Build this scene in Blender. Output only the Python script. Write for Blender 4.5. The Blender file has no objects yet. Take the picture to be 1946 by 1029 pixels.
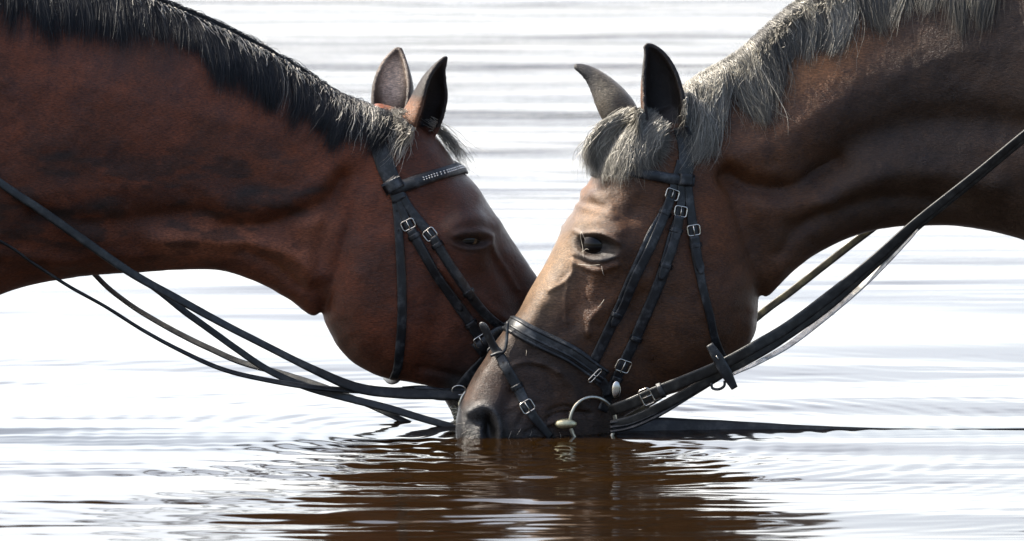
import bpy, bmesh, math, random
import numpy as np
from mathutils import Vector, Matrix
from mathutils.bvhtree import BVHTree

rng = np.random.default_rng(7)
random.seed(7)
scene = bpy.context.scene
COL = scene.collection

# ------------------------------------------------------------------ camera
PPM = 1200.0                                  # photo pixels per metre on the plane y = 0
CAM = Vector((0.0, -8.0, 1.05))
AIM = Vector((0.0, 0.0, 0.259))
DIST = (AIM - CAM).length
cam_d = bpy.data.cameras.new('camera')
cam = bpy.data.objects.new('camera', cam_d); COL.objects.link(cam)
cam.location = CAM
cam.rotation_euler = (AIM - CAM).to_track_quat('-Z', 'Y').to_euler()
cam_d.sensor_width = 36.0
cam_d.lens = 36.0 * DIST / (1946.0 / PPM)
cam_d.clip_start = 0.1; cam_d.clip_end = 9000.0
cam_d.dof.use_dof = True
cam_d.dof.focus_distance = DIST - 0.05
cam_d.dof.aperture_fstop = 11.0
scene.camera = cam

# ------------------------------------------------------------------ sky, sun, exposure
SUN_EL = math.radians(52.0)
SUN_AZ = math.radians(-82.0)                  # from +Y (away from the camera) towards +X
SUN_DIR = Vector((math.sin(SUN_AZ) * math.cos(SUN_EL), math.cos(SUN_AZ) * math.cos(SUN_EL), math.sin(SUN_EL)))
world = bpy.data.worlds.new('World'); scene.world = world
world.use_nodes = True
wn = world.node_tree
bg = wn.nodes['Background']
sky = wn.nodes.new('ShaderNodeTexSky'); sky.sky_type = 'NISHITA'
sky.sun_disc = False
sky.sun_elevation = SUN_EL
sky.sun_rotation = SUN_AZ
sky.air_density = 1.0; sky.dust_density = 5.0; sky.ozone_density = 1.0
# white haze glow added low in the far sky to whiten the water
wtc = wn.nodes.new('ShaderNodeTexCoord'); wsep = wn.nodes.new('ShaderNodeSeparateXYZ'); wn.links.new(wtc.outputs['Generated'], wsep.inputs[0])
def wmath(op, a, b=None):
    n = wn.nodes.new('ShaderNodeMath'); n.operation = op
    for i, x in enumerate((a, b)):
        if x is None: continue
        if isinstance(x, (int, float)): n.inputs[i].default_value = x
        else: wn.links.new(x, n.inputs[i])
    return n.outputs[0]
GLOW = 6.9
wz = wmath('MAXIMUM', wsep.outputs[2], 0.0)
wel = wmath('EXPONENT', wmath('MULTIPLY', wmath('POWER', wmath('MULTIPLY', wz, 1.6), 2.0), -1.0))
waz = wmath('ADD', wmath('MULTIPLY', wsep.outputs[1], .96), wmath('MULTIPLY', wsep.outputs[0], -.28))
waz = wmath('POWER', wmath('MAXIMUM', wmath('ADD', wmath('MULTIPLY', waz, .6), .4), 0.0), 1.6)
wcl = wn.nodes.new('ShaderNodeTexNoise'); wcl.inputs['Scale'].default_value = 3.0; wcl.inputs['Detail'].default_value = 5.0
wmp = wn.nodes.new('ShaderNodeMapping'); wmp.inputs['Scale'].default_value = (1, 1, 5)
wn.links.new(wtc.outputs['Generated'], wmp.inputs['Vector']); wn.links.new(wmp.outputs[0], wcl.inputs['Vector'])
wcf = wmath('ADD', wmath('MULTIPLY', wcl.outputs[0], 1.2), .4)
wg = wmath('MULTIPLY', wmath('MULTIPLY', wmath('MULTIPLY', wel, waz), wcf), GLOW)
wcol = wn.nodes.new('ShaderNodeCombineColor')
for i, k in enumerate((1.0, 1.0, 1.0)): wn.links.new(wmath('MULTIPLY', wg, k), wcol.inputs[i])
wadd = wn.nodes.new('ShaderNodeMix'); wadd.data_type = 'RGBA'; wadd.blend_type = 'ADD'; wadd.inputs[0].default_value = 1.0
wn.links.new(sky.outputs[0], wadd.inputs[6]); wn.links.new(wcol.outputs[0], wadd.inputs[7])
wn.links.new(wadd.outputs[2], bg.inputs[0])
bg.inputs[1].default_value = 0.125
sun_d = bpy.data.lights.new('sun', 'SUN'); sun_d.energy = 5.0; sun_d.angle = math.radians(0.6)
sun_d.color = (1.0, 0.93, 0.82)
sun = bpy.data.objects.new('sun', sun_d); COL.objects.link(sun)
sun.rotation_euler = SUN_DIR.to_track_quat('Z', 'Y').to_euler()
scene.view_settings.view_transform = 'Standard'
scene.view_settings.look = 'None'
scene.view_settings.gamma = 1.0
scene.view_settings.exposure = 1.15

# ------------------------------------------------------------------ pixel <-> space
Rm = cam.rotation_euler.to_matrix()
RX = np.array(Rm @ Vector((1, 0, 0))); RY = np.array(Rm @ Vector((0, 1, 0))); RZ = np.array(Rm @ Vector((0, 0, -1)))
CAMN = np.array(CAM)
def P(px, py, Y):
    """world point on the plane y = Y seen at photo pixel (px, py); works on arrays"""
    px = np.asarray(px, float); py = np.asarray(py, float); Y = np.asarray(Y, float)
    a = (px - 973.0) / PPM / DIST; b = -(py - 514.5) / PPM / DIST
    d = RZ + a[..., None] * RX + b[..., None] * RY
    t = (Y - CAMN[1]) / d[..., 1]
    return CAMN + d * t[..., None]

class Frame:
    """midplane of one horse: y as a function of u, and the direction of its near side"""
    def __init__(s, us, ys):
        s.us = np.array(us, float); s.ys = np.array(ys, float)
        g = np.arange(-1500, 3500, 5.0)
        y = np.interp(g, s.us, s.ys)
        k = np.ones(41) / 41
        yp = np.pad(y, 20, mode='edge')
        s.g = g; s.y = np.convolve(yp, k, 'valid')
        s.sl = np.gradient(s.y, (g[1] - g[0]) / PPM)
    def ang(s, u): return np.arctan(np.interp(u, s.g, s.sl))
    def M(s, uvw):
        uvw = np.asarray(uvw, float)
        u, v, w = uvw[..., 0], uvw[..., 1], uvw[..., 2]
        p = P(u, v, np.interp(u, s.g, s.y))
        a = s.ang(u)
        L = np.stack([np.sin(a), -np.cos(a), np.zeros_like(a)], -1)
        return p + L * (w / PPM)[..., None]
    def fx(s, uvw):
        return uvw[..., 0] + np.abs(uvw[..., 2]) * np.sin(s.ang(uvw[..., 0]))

T = math.tan(math.radians(12))
FR = Frame([-1500, 800, 1150, 1400, 1800, 3500], [-.074, -.074, 0.0, 250 / PPM * T, 0.135, 0.08])
FL = Frame([-1500, -200, 560, 960, 1100, 3500], [-.09, -.06, 0.10, 0.10 + 400 / PPM * T * .8, 0.19, 0.19])

# ------------------------------------------------------------------ mesh helpers
def tag(o, label=None, cat=None, group=None, kind=None):
    if label: o['label'] = label
    if cat: o['category'] = cat
    if group: o['group'] = group
    if kind: o['kind'] = kind
    return o
def link(o, parent=None):
    COL.objects.link(o)
    if parent: o.parent = parent
    return o
def empty(name, loc):
    o = bpy.data.objects.new(name, None); COL.objects.link(o); o.location = loc
    o.empty_display_size = 0.1
    return o
def child_fix(o, parent):
    """parent o (built in world coordinates) under an empty that is only translated / or a child"""
    o.parent = parent
    root = parent
    off = Vector((0, 0, 0))
    while root is not None:
        off += root.location; root = root.parent
    o.location = -off
    return o
def mesh_obj(name, verts, faces, mat, parent=None, smooth=True, uv=None):
    me = bpy.data.meshes.new(name)
    verts = np.asarray(verts, np.float32).reshape(-1, 3)
    if isinstance(faces, np.ndarray):
        nf, k = faces.shape
        me.vertices.add(len(verts)); me.vertices.foreach_set('co', verts.ravel())
        me.loops.add(nf * k); me.loops.foreach_set('vertex_index', faces.ravel().astype(np.int32))
        me.polygons.add(nf); me.polygons.foreach_set('loop_start', np.arange(nf, dtype=np.int32) * k)
        me.update(calc_edges=True)
    else:
        me.from_pydata(verts.tolist(), [], [list(map(int, f)) for f in faces]); me.update()
    me.polygons.foreach_set('use_smooth', np.full(len(me.polygons), smooth))
    if uv is not None:
        ul = me.uv_layers.new(name='uv')
        vi = np.empty(len(me.loops), np.int32); me.loops.foreach_get('vertex_index', vi)
        ul.data.foreach_set('uv', np.asarray(uv, np.float32)[vi].ravel())
    me.materials.append(mat)
    o = bpy.data.objects.new(name, me); COL.objects.link(o)
    if parent is not None: child_fix(o, parent)
    return o
class MB:
    def __init__(s): s.v = []; s.f = []; s.uv = []
    def add(s, v, f, uv=None):
        n = sum(len(a) for a in s.v)
        v = np.asarray(v, float).reshape(-1, 3)
        s.v.append(v); s.f += [[i + n for i in q] for q in f]
        s.uv.append(np.zeros((len(v), 2)) if uv is None else np.asarray(uv, float))
        return s
    def build(s, name, mat, parent=None, smooth=True):
        return mesh_obj(name, np.concatenate(s.v), s.f, mat, parent, smooth, np.concatenate(s.uv))

def crom(pts, n):
    """catmull-rom through pts, n samples evenly by arclength"""
    p = np.asarray(pts, float)
    if len(p) == 2: 
        t = np.linspace(0, 1, n)[:, None]; return p[0] * (1 - t) + p[1] * t
    q = np.vstack([2 * p[0] - p[1], p, 2 * p[-1] - p[-2]])
    out = []
    for i in range(len(p) - 1):
        a, b, c, d = q[i], q[i + 1], q[i + 2], q[i + 3]
        t = np.linspace(0, 1, 24, endpoint=(i == len(p) - 2))[:, None]
        out.append(.5 * (2 * b + (c - a) * t + (2 * a - 5 * b + 4 * c - d) * t ** 2 + (3 * b - a - 3 * c + d) * t ** 3))
    return resample(np.vstack(out), n)
def resample(r, n):
    d = np.r_[0, np.cumsum(np.linalg.norm(np.diff(r, axis=0), axis=1))]
    t = np.linspace(0, d[-1], n)
    return np.stack([np.interp(t, d, r[:, k]) for k in range(r.shape[1])], 1)
def smooth1(a, k, it=1):
    a = np.asarray(a, float).copy()
    for _ in range(it):
        p = np.pad(a, ((k, k), (0, 0)), mode='edge') if a.ndim == 2 else np.pad(a, k, mode='edge')
        if a.ndim == 2:
            b = np.stack([np.convolve(p[:, j], np.ones(2 * k + 1) / (2 * k + 1), 'valid') for j in range(a.shape[1])], 1)
        else: b = np.convolve(p, np.ones(2 * k + 1) / (2 * k + 1), 'valid')
        b[0] = a[0]; b[-1] = a[-1]
        a = b
    return a
def unit(a): return a / np.maximum(np.linalg.norm(a, axis=-1, keepdims=True), 1e-9)

# ------------------------------------------------------------------ materials
def newmat(name):
    m = bpy.data.materials.new(name); m.use_nodes = True
    nt = m.node_tree; b = nt.nodes['Principled BSDF']
    return m, nt, b
def N(nt, t, **kw):
    n = nt.nodes.new(t)
    for k, v in kw.items(): setattr(n, k, v)
    return n
def noise(nt, vec, scale, detail=4, rough=.55, dist=0):
    n = N(nt, 'ShaderNodeTexNoise'); n.inputs['Scale'].default_value = scale
    n.inputs['Detail'].default_value = detail; n.inputs['Roughness'].default_value = rough
    n.inputs['Distortion'].default_value = dist
    if vec is not None: nt.links.new(vec, n.inputs['Vector'])
    return n
def ramp(nt, src, stops):
    r = N(nt, 'ShaderNodeValToRGB'); cr = r.color_ramp
    while len(cr.elements) < len(stops): cr.elements.new(.5)
    for e, (p, c) in zip(cr.elements, stops):
        e.position = p; e.color = (*c, 1) if len(c) == 3 else c
    nt.links.new(src, r.inputs[0]); return r
def mapping(nt, vec, scale, rot=(0, 0, 0)):
    m = N(nt, 'ShaderNodeMapping'); m.inputs['Scale'].default_value = scale; m.inputs['Rotation'].default_value = rot
    nt.links.new(vec, m.inputs['Vector']); return m.outputs[0]
def bump(nt, h, strength, dist, prev=None):
    b = N(nt, 'ShaderNodeBump'); b.inputs['Strength'].default_value = strength; b.inputs['Distance'].default_value = dist
    nt.links.new(h, b.inputs['Height'])
    if prev is not None: nt.links.new(prev, b.inputs['Normal'])
    return b.outputs[0]
def mul(nt, a, b, fac=1.0):
    m = N(nt, 'ShaderNodeMix', data_type='RGBA', blend_type='MULTIPLY'); m.inputs[0].default_value = fac
    nt.links.new(a, m.inputs[6]); nt.links.new(b, m.inputs[7]); return m.outputs[2]

def coat_material(name, rough=.42, sheen=.25):
    m, nt, b = newmat(name)
    at = N(nt, 'ShaderNodeAttribute'); at.attribute_name = 'coat'
    geo = N(nt, 'ShaderNodeTexCoord').outputs['Object']
    st = mapping(nt, geo, (.45, 1.0, 2.2), (0, .45, 0))
    n1 = noise(nt, st, 330, 3, .7)
    r1 = ramp(nt, n1.outputs[0], [(.36, (.56, .54, .54)), (.5, (1, 1, 1)), (.64, (1.56, 1.52, 1.46))])
    n2 = noise(nt, geo, 22, 6, .62)
    r2 = ramp(nt, n2.outputs[0], [(.36, (.72, .68, .68)), (.5, (1, 1, 1)), (.64, (1.24, 1.19, 1.14))])
    c = mul(nt, at.outputs['Color'], r1.outputs[0]); c = mul(nt, c, r2.outputs[0])
    nt.links.new(c, b.inputs['Base Color'])
    b.inputs['Roughness'].default_value = rough
    rr = ramp(nt, n2.outputs[0], [(.3, (rough - .14,) * 3), (.65, (rough + .14,) * 3)])
    wet = N(nt, 'ShaderNodeMix', data_type='FLOAT'); nt.links.new(at.outputs['Alpha'], wet.inputs[0])
    nt.links.new(rr.outputs[0], wet.inputs[2]); wet.inputs[3].default_value = .2
    nt.links.new(wet.outputs[0], b.inputs['Roughness'])
    b.inputs['Specular IOR Level'].default_value = .42
    b.inputs['Sheen Weight'].default_value = sheen; b.inputs['Sheen Roughness'].default_value = .45
    b.inputs['Sheen Tint'].default_value = (1, .8, .62, 1)
    n3 = noise(nt, mapping(nt, geo, (.4, 1.0, 2.4), (0, .45, 0)), 520, 2, .6)
    n4 = noise(nt, geo, 60, 5, .6)
    nb = bump(nt, n4.outputs[0], .35, .005)
    nb = bump(nt, n3.outputs[0], .7, .0017, nb)
    nt.links.new(nb, b.inputs['Normal'])
    return m
def hair_material(name, stops, rough=.34, spec=.6):
    m, nt, b = newmat(name)
    at = N(nt, 'ShaderNodeAttribute'); at.attribute_name = 'tone'
    r = ramp(nt, at.outputs['Fac'], stops)
    nt.links.new(r.outputs[0], b.inputs['Base Color'])
    b.inputs['Roughness'].default_value = rough; b.inputs['Specular IOR Level'].default_value = spec
    return m
def leather(name, base, rough=.38, worn=(.06, .065, .07)):
    m, nt, b = newmat(name)
    tc = N(nt, 'ShaderNodeTexCoord'); geo = tc.outputs['Object']; uv = tc.outputs['UV']
    n1 = noise(nt, geo, 55, 6, .65)
    r = ramp(nt, n1.outputs[0], [(.42, base), (.53, tuple(x * 2.0 for x in base)), (.66, worn)])
    sep = N(nt, 'ShaderNodeSeparateXYZ'); nt.links.new(uv, sep.inputs[0])
    # stitch line near both edges: |v-.5| close to .36, dashed along u
    s1 = N(nt, 'ShaderNodeMath', operation='SUBTRACT'); nt.links.new(sep.outputs[1], s1.inputs[0]); s1.inputs[1].default_value = .5
    s2 = N(nt, 'ShaderNodeMath', operation='ABSOLUTE'); nt.links.new(s1.outputs[0], s2.inputs[0])
    s3 = N(nt, 'ShaderNodeMath', operation='COMPARE'); nt.links.new(s2.outputs[0], s3.inputs[0]); s3.inputs[1].default_value = .385; s3.inputs[2].default_value = .035
    s4 = N(nt, 'ShaderNodeMath', operation='MULTIPLY'); nt.links.new(sep.outputs[0], s4.inputs[0]); s4.inputs[1].default_value = 1500.0
    s5 = N(nt, 'ShaderNodeMath', operation='SINE'); nt.links.new(s4.outputs[0], s5.inputs[0])
    s6 = N(nt, 'ShaderNodeMath', operation='GREATER_THAN'); nt.links.new(s5.outputs[0], s6.inputs[0]); s6.inputs[1].default_value = -.2
    s7 = N(nt, 'ShaderNodeMath', operation='MULTIPLY'); nt.links.new(s3.outputs[0], s7.inputs[0]); nt.links.new(s6.outputs[0], s7.inputs[1])
    nt.links.new(r.outputs[0], b.inputs['Base Color'])
    rr = ramp(nt, noise(nt, geo, 30, 5, .6).outputs[0], [(.3, (rough - .12,) * 3), (.7, (rough + .2,) * 3)])
    nt.links.new(rr.outputs[0], b.inputs['Roughness'])
    nb = bump(nt, noise(nt, geo, 700, 4, .6).outputs[0], .35, .0008)
    nb = bump(nt, s3.outputs[0], -.6, .0007, nb)
    nb = bump(nt, s7.outputs[0], .5, .0007, nb)
    nt.links.new(nb, b.inputs['Normal'])
    b.inputs['Specular IOR Level'].default_value = .55
    return m
def metal(name, col, rough):
    m, nt, b = newmat(name)
    geo = N(nt, 'ShaderNodeTexCoord').outputs['Object']
    r = ramp(nt, noise(nt, geo, 90, 5, .6).outputs[0], [(.3, tuple(x * .55 for x in col)), (.6, col)])
    nt.links.new(r.outputs[0], b.inputs['Base Color'])
    b.inputs['Metallic'].default_value = 1.0; b.inputs['Roughness'].default_value = rough
    return m

MAT_COAT_L = coat_material('red_bay_coat', .44, .05)
MAT_COAT_R = coat_material('brown_coat', .39, .05)
MAT_HAIR_L = hair_material('black_mane_hair', [(0, (.004, .005, .007)), (.70, (.010, .012, .016)), (.95, (.03, .03, .032)), (1, (.55, .52, .46))], .42, .45)
MAT_HAIR_R = hair_material('greyed_mane_hair', [(0, (.02, .018, .015)), (.35, (.080, .076, .066)), (.75, (.25, .238, .20)), (1, (.60, .565, .48))], .36, .8)
MAT_LEATHER = leather('black_leather', (.006, .0075, .0095))
MAT_REIN = leather('weathered_rein_leather', (.010, .011, .011), .42, (.05, .05, .045))
MAT_PALE = leather('pale_rein_underside', (.42, .41, .38), .6, (.55, .53, .5))
MAT_OLIVE = leather('mossy_wet_rein', (.018, .017, .011), .4, (.08, .075, .04))
MAT_METAL = metal('nickel_buckle', (.78, .74, .66), .22)
MAT_BIT = metal('bit_steel', (.62, .60, .50), .32)
MAT_EGG = metal('yellowed_bit_end', (.80, .76, .50), .45)
m, nt, b = newmat('eye_wet'); MAT_EYE = m
geo = N(nt, 'ShaderNodeTexCoord').outputs['Object']
r = ramp(nt, noise(nt, geo, 120, 3).outputs[0], [(.3, (.003, .0025, .0025)), (.7, (.007, .005, .004))])
nt.links.new(r.outputs[0], b.inputs['Base Color']); b.inputs['Roughness'].default_value = .08
b.inputs['Specular IOR Level'].default_value = .35
m, nt, b = newmat('hole_dark'); MAT_HOLE = m
b.inputs['Base Color'].default_value = (.002, .002, .002, 1); b.inputs['Roughness'].default_value = .8
m, nt, b = newmat('whisker_hair'); MAT_LASH = m
b.inputs['Base Color'].default_value = (.55, .5, .42, 1); b.inputs['Roughness'].default_value = .3
m, nt, b = newmat('crystal_beads'); MAT_BEAD = m
b.inputs['Base Color'].default_value = (.85, .83, .78, 1); b.inputs['Metallic'].default_value = .7; b.inputs['Roughness'].default_value = .15

# ------------------------------------------------------------------ water
def vnoise(x, y, s, seed=0):
    """smooth value noise"""
    g = np.random.default_rng(seed).random((64, 64))
    X, Y = x / s % 64, y / s % 64
    i, j = np.floor(X).astype(int), np.floor(Y).astype(int); fx, fy = X - i, Y - j
    fx = fx * fx * (3 - 2 * fx); fy = fy * fy * (3 - 2 * fy)
    i2, j2 = (i + 1) % 64, (j + 1) % 64
    return (g[i % 64, j % 64] * (1 - fx) + g[i2, j % 64] * fx) * (1 - fy) + (g[i % 64, j2] * (1 - fx) + g[i2, j2] * fx) * fy
WATER_Z = .002
def water():
    m, nt, b = newmat('peaty_water')
    geo = N(nt, 'ShaderNodeTexCoord').outputs['Object']
    b.inputs['Base Color'].default_value = (.010, .0048, .0011, 1)
    b.inputs['Roughness'].default_value = .06
    b.inputs['IOR'].default_value = 1.333
    # ripples too fine for the mesh, fading in with distance
    mid = noise(nt, mapping(nt, geo, (.32, 2.6, 1), (0, 0, .03)), 1.6, 6, .65, .3)
    sep = N(nt, 'ShaderNodeSeparateXYZ'); nt.links.new(geo, sep.inputs[0])
    mr = N(nt, 'ShaderNodeMapRange'); nt.links.new(sep.outputs[1], mr.inputs[0])
    mr.inputs[1].default_value = 1.5; mr.inputs[2].default_value = 9.0
    far = N(nt, 'ShaderNodeMath', operation='MULTIPLY'); nt.links.new(mid.outputs[0], far.inputs[0]); nt.links.new(mr.outputs[0], far.inputs[1])
    swell = ramp(nt, noise(nt, mapping(nt, geo, (.13, .62, 1), (0, 0, .02)), 1.0, 4, .6, .3).outputs[0], [(.42, (0,) * 3), (.60, (1,) * 3)])
    fs = N(nt, 'ShaderNodeMath', operation='MULTIPLY'); nt.links.new(swell.outputs[0], fs.inputs[0]); nt.links.new(mr.outputs[0], fs.inputs[1])
    nb = bump(nt, fs.outputs[0], 1.0, .075)
    nt.links.new(bump(nt, far.outputs[0], 1.0, .05, nb), b.inputs['Normal'])
    # one sheet, fine where the camera is close, reaching the horizon
    ys = [-1.75]; dy = .0042
    while ys[-1] < 26: ys.append(ys[-1] + dy); dy *= 1.0042 if ys[-1] > .2 else 1.0
    ys = np.r_[-40, -8, -3, -2, ys, 27, 30, 40, 70, 150, 400, 1500, 8000]
    cx = np.linspace(-1, 1, 430); cx = np.r_[-1500, -300, -60, -14, -5, -2.4, -1.4, cx, 1.4, 2.4, 5, 14, 60, 300, 1500]
    X = cx[None] * 1.12 * np.clip((ys + 8) / 8, .6, 6)[:, None]; Y = np.tile(ys[:, None], (1, len(cx)))
    Z = np.zeros_like(X); r_ = np.random.default_rng(5)
    spacing = np.gradient(ys)[:, None] + np.zeros_like(X)
    patch = np.clip((vnoise(X + 40, (Y + 40) * 2.2, .42, 8) * .6 + vnoise(X + 40, (Y + 40) * 2, .16, 9) * .4 - .30) * 2.2, .10, 1)
    stir = np.exp(-(((X - .03) / .34) ** 2 + ((Y + .62) / .62) ** 2) ** 1.5)
    loc = np.clip(patch * .36 + stir * .7, 0, .95)
    for q in range(150):
        lam = .022 * (1.7 / .022) ** r_.random()
        th = r_.normal() * (.08 if lam > .06 else .11) + (.05 if lam > .2 else 0)
        kx, ky = math.sin(th), math.cos(th); k = 2 * math.pi / lam
        slope = .0055 if lam > .8 else .0075 if lam > .22 else .0135
        f = np.clip((lam / spacing - 3.2) / 3.0, 0, 1)
        ph = k * (kx * X + ky * Y) + r_.random() * 6.28 + 1.2 * np.sin(X * 2.1 / (lam + .25) * .5 + r_.random() * 6)
        Z += slope / k * np.sin(ph) * f * (loc if lam < .25 else .8 + .2 * loc)
    for (rx_, ry_, wl, am) in ((-.02, -.10, .055, .0011), (.16, -.12, .042, .0007), (-.20, -.02, .048, .0006)):   # rings from the muzzles
        rr = np.hypot(X - rx_, Y - ry_)
        Z += am * np.sin(2 * math.pi * rr / wl + vnoise(X + 40, Y + 40, .2, 71) * 3) * np.exp(-rr / .42) * np.clip((rr - .03) * 20, 0, 1)
    edge = np.clip((1.0 - np.abs(cx)) * 8, 0, 1)[None] * np.clip((ys + 1.75) * 4, 0, 1)[:, None]
    Z = Z * edge
    Z = Z * (1 - .55 * np.exp(-((X / .5) ** 2 + (Y / .22) ** 2))) + WATER_Z
    ny, nx = Z.shape
    idx = np.arange(ny * nx).reshape(ny, nx)
    F = np.stack([idx[:-1, :-1], idx[:-1, 1:], idx[1:, 1:], idx[1:, :-1]], -1).reshape(-1, 4)
    o = mesh_obj('water', np.stack([X, Y, Z], -1).reshape(-1, 3), F, m)
    tag(o, 'bright rippled lake water with brown horse reflections', 'water', kind='structure')
water()

# ------------------------------------------------------------------ horse body
def loft(tops, bots, prof_keys, nrow=90, nside=64, endround=True):
    """tops, bots: (n,2) px; prof_keys: (n, m) half widths at T stations"""
    n = len(tops)
    t = np.asarray(tops, float); bo = np.asarray(bots, float); pk = np.asarray(prof_keys, float)
    allv = np.hstack([t, bo, pk])
    R = crom_uniform(allv, nrow)
    rings = []
    for r in R:
        tp, bp, w = r[:2], r[2:4], r[4:]
        # closed outline: control (tt, w) -> smooth
        ctrl = np.stack([STN, np.r_[0, w, 0]], 1)
        half = crom(ctrl, nside // 2 + 1)
        half[:, 1] = np.maximum(half[:, 1], 0)
        # soften
        half[:, 1] = smooth1(half[:, 1], 1, 1)
        tt = np.r_[half[:, 0], half[-2:0:-1, 0]]
        ww = np.r_[half[:, 1], -half[-2:0:-1, 1]]
        uv = tp + (bp - tp) * tt[:, None]
        rings.append(np.stack([uv[:, 0], uv[:, 1], ww], 1))
    rings = np.array(rings); m = rings.shape[1]
    V = rings.reshape(-1, 3); F = []
    for i in range(nrow - 1):
        for j in range(m):
            k = (j + 1) % m
            F.append([i * m + j, i * m + k, (i + 1) * m + k, (i + 1) * m + j])
    for i in (0, nrow - 1):
        c = rings[i].mean(0); V = np.vstack([V, c]); ci = len(V) - 1
        for j in range(m):
            k = (j + 1) % m
            F.append([ci, i * m + k, i * m + j] if i == 0 else [ci, i * m + j, i * m + k])
    return V, F
def crom_uniform(p, n):
    q = np.vstack([2 * p[0] - p[1], p, 2 * p[-1] - p[-2]])
    x = np.linspace(0, len(p) - 1, n); out = []
    for s in x:
        i = min(int(s), len(p) - 2); t = s - i
        a, b, c, d = q[i:i + 4]
        out.append(.5 * (2 * b + (c - a) * t + (2 * a - 5 * b + 4 * c - d) * t ** 2 + (3 * b - a - 3 * c + d) * t ** 3))
    return np.array(out)
STN = np.array([0, .015, .06, .13, .22, .35, .5, .65, .8, .91, .98, 1.0])

def ear(axis, rad, opening, thm=(2.4, 1.5), thick=8, flat=1.0, n=26, k=18):
    """axis: (m,3) local px points base->tip; rad: radii; opening: (m,3) or (3,) direction the cup opens"""
    A = crom(np.hstack([np.asarray(axis, float), np.asarray(rad, float)[:, None]]), n)
    c, r = A[:, :3], A[:, 3]
    tan = unit(np.gradient(c, axis=0))
    o = np.asarray(opening, float)
    if o.ndim == 1: o = np.tile(o, (n, 1))
    else: o = np.stack([np.interp(np.linspace(0, 1, n), np.linspace(0, 1, len(opening)), o[:, j]) for j in range(3)], 1)
    o = unit(o - tan * (o * tan).sum(1, keepdims=True))
    bvec = np.cross(tan, o)
    V = []; 
    for i in range(n):
        s = i / (n - 1); tm = thm[0] * (1 - s) + thm[1] * s
        th = np.linspace(-tm, tm, k)
        ro, ri = r[i], max(r[i] - thick, r[i] * .25)
        out = c[i] + ro * (-np.cos(th)[:, None] * o[i] * flat + np.sin(th)[:, None] * bvec[i])
        inn = c[i] + o[i] * 2 + ri * (-np.cos(th)[:, None] * o[i] * flat + np.sin(th)[:, None] * bvec[i])
        V.append(np.vstack([out, inn[::-1]]))
    V = np.array(V); m = 2 * k; F = []
    for i in range(n - 1):
        for j in range(m):
            q = (j + 1) % m
            F.append([i * m + j, i * m + q, (i + 1) * m + q, (i + 1) * m + j])
    F.append(list(range(m))[::-1]); F.append([(n - 1) * m + j for j in range(m)])
    return V.reshape(-1, 3), F
def ball(c, r, nu=24, nv=14):
    V = []; F = []
    for i in range(nv + 1):
        ph = math.pi * i / nv
        for j in range(nu):
            th = 2 * math.pi * j / nu
            V.append((c[0] + r[0] * math.sin(ph) * math.cos(th), c[1] + r[1] * math.sin(ph) * math.sin(th), c[2] + r[2] * math.cos(ph)))
    for i in range(nv):
        for j in range(nu):
            k = (j + 1) % nu
            F.append([i * nu + j, i * nu + k, (i + 1) * nu + k, (i + 1) * nu + j])
    return V, F

def voxel_union(parts, vox):
    mb = MB()
    for v, f in parts: mb.add(v, f)
    V = np.concatenate(mb.v)
    me = bpy.data.meshes.new('t'); me.from_pydata(V.tolist(), [], mb.f); me.update()
    bm = bmesh.new(); bm.from_mesh(me)
    bmesh.ops.recalc_face_normals(bm, faces=bm.faces); bm.to_mesh(me); bm.free()
    o = bpy.data.objects.new('t', me); COL.objects.link(o)
    md = o.modifiers.new('r', 'REMESH'); md.mode = 'VOXEL'; md.voxel_size = vox; md.adaptivity = 0
    dg = bpy.context.evaluated_depsgraph_get(); ev = o.evaluated_get(dg); m2 = ev.to_mesh()
    n = len(m2.vertices); co = np.empty(n * 3, np.float32); m2.vertices.foreach_get('co', co)
    nl = len(m2.loops); li = np.empty(nl, np.int32); m2.loops.foreach_get('vertex_index', li)
    assert nl == 4 * len(m2.polygons)
    V = co.reshape(-1, 3).astype(float); F = li.reshape(-1, 4).copy()
    ev.to_mesh_clear(); bpy.data.objects.remove(o); bpy.data.meshes.remove(me)
    return V, F
def laplace(V, F, it, lam=.5, weight=None):
    E = np.vstack([F[:, [0, 1]], F[:, [1, 2]], F[:, [2, 3]], F[:, [3, 0]]])
    n = len(V); cnt = np.bincount(E[:, 0], minlength=n) + np.bincount(E[:, 1], minlength=n)
    for _ in range(it):
        S = np.stack([np.bincount(E[:, 0], V[E[:, 1], k], n) + np.bincount(E[:, 1], V[E[:, 0], k], n) for k in range(3)], 1)
        D = S / np.maximum(cnt, 1)[:, None] - V
        V = V + D * (lam if weight is None else lam * weight[:, None])
    return V
def vnormals(V, F):
    fn = np.cross(V[F[:, 2]] - V[F[:, 0]], V[F[:, 3]] - V[F[:, 1]])
    n = np.zeros_like(V)
    for k in range(3):
        for j in range(4): n[:, k] += np.bincount(F[:, j], fn[:, k], len(V))
    n = unit(n)
    return n
def dist_poly(x, y, pts):
    p = np.asarray(pts, float); best = np.full(len(x), 1e9)
    for (ax, ay), (bx, by) in zip(p[:-1], p[1:]):
        dx, dy = bx - ax, by - ay; L = dx * dx + dy * dy
        t = np.clip(((x - ax) * dx + (y - ay) * dy) / L, 0, 1)
        best = np.minimum(best, np.hypot(x - ax - t * dx, y - ay - t * dy))
    return best
def blob(x, y, cx, cy, rx, ry, ang=0, p=2.0):
    a = math.radians(ang); dx, dy = x - cx, y - cy
    a1 = (dx * math.cos(a) + dy * math.sin(a)) / rx; a2 = (-dx * math.sin(a) + dy * math.cos(a)) / ry
    return np.exp(-((a1 * a1 + a2 * a2) ** (p / 2)))
def line(x, y, pts, sig): 
    return np.exp(-(dist_poly(x, y, crom(pts, 30)) / sig) ** 2)
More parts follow.
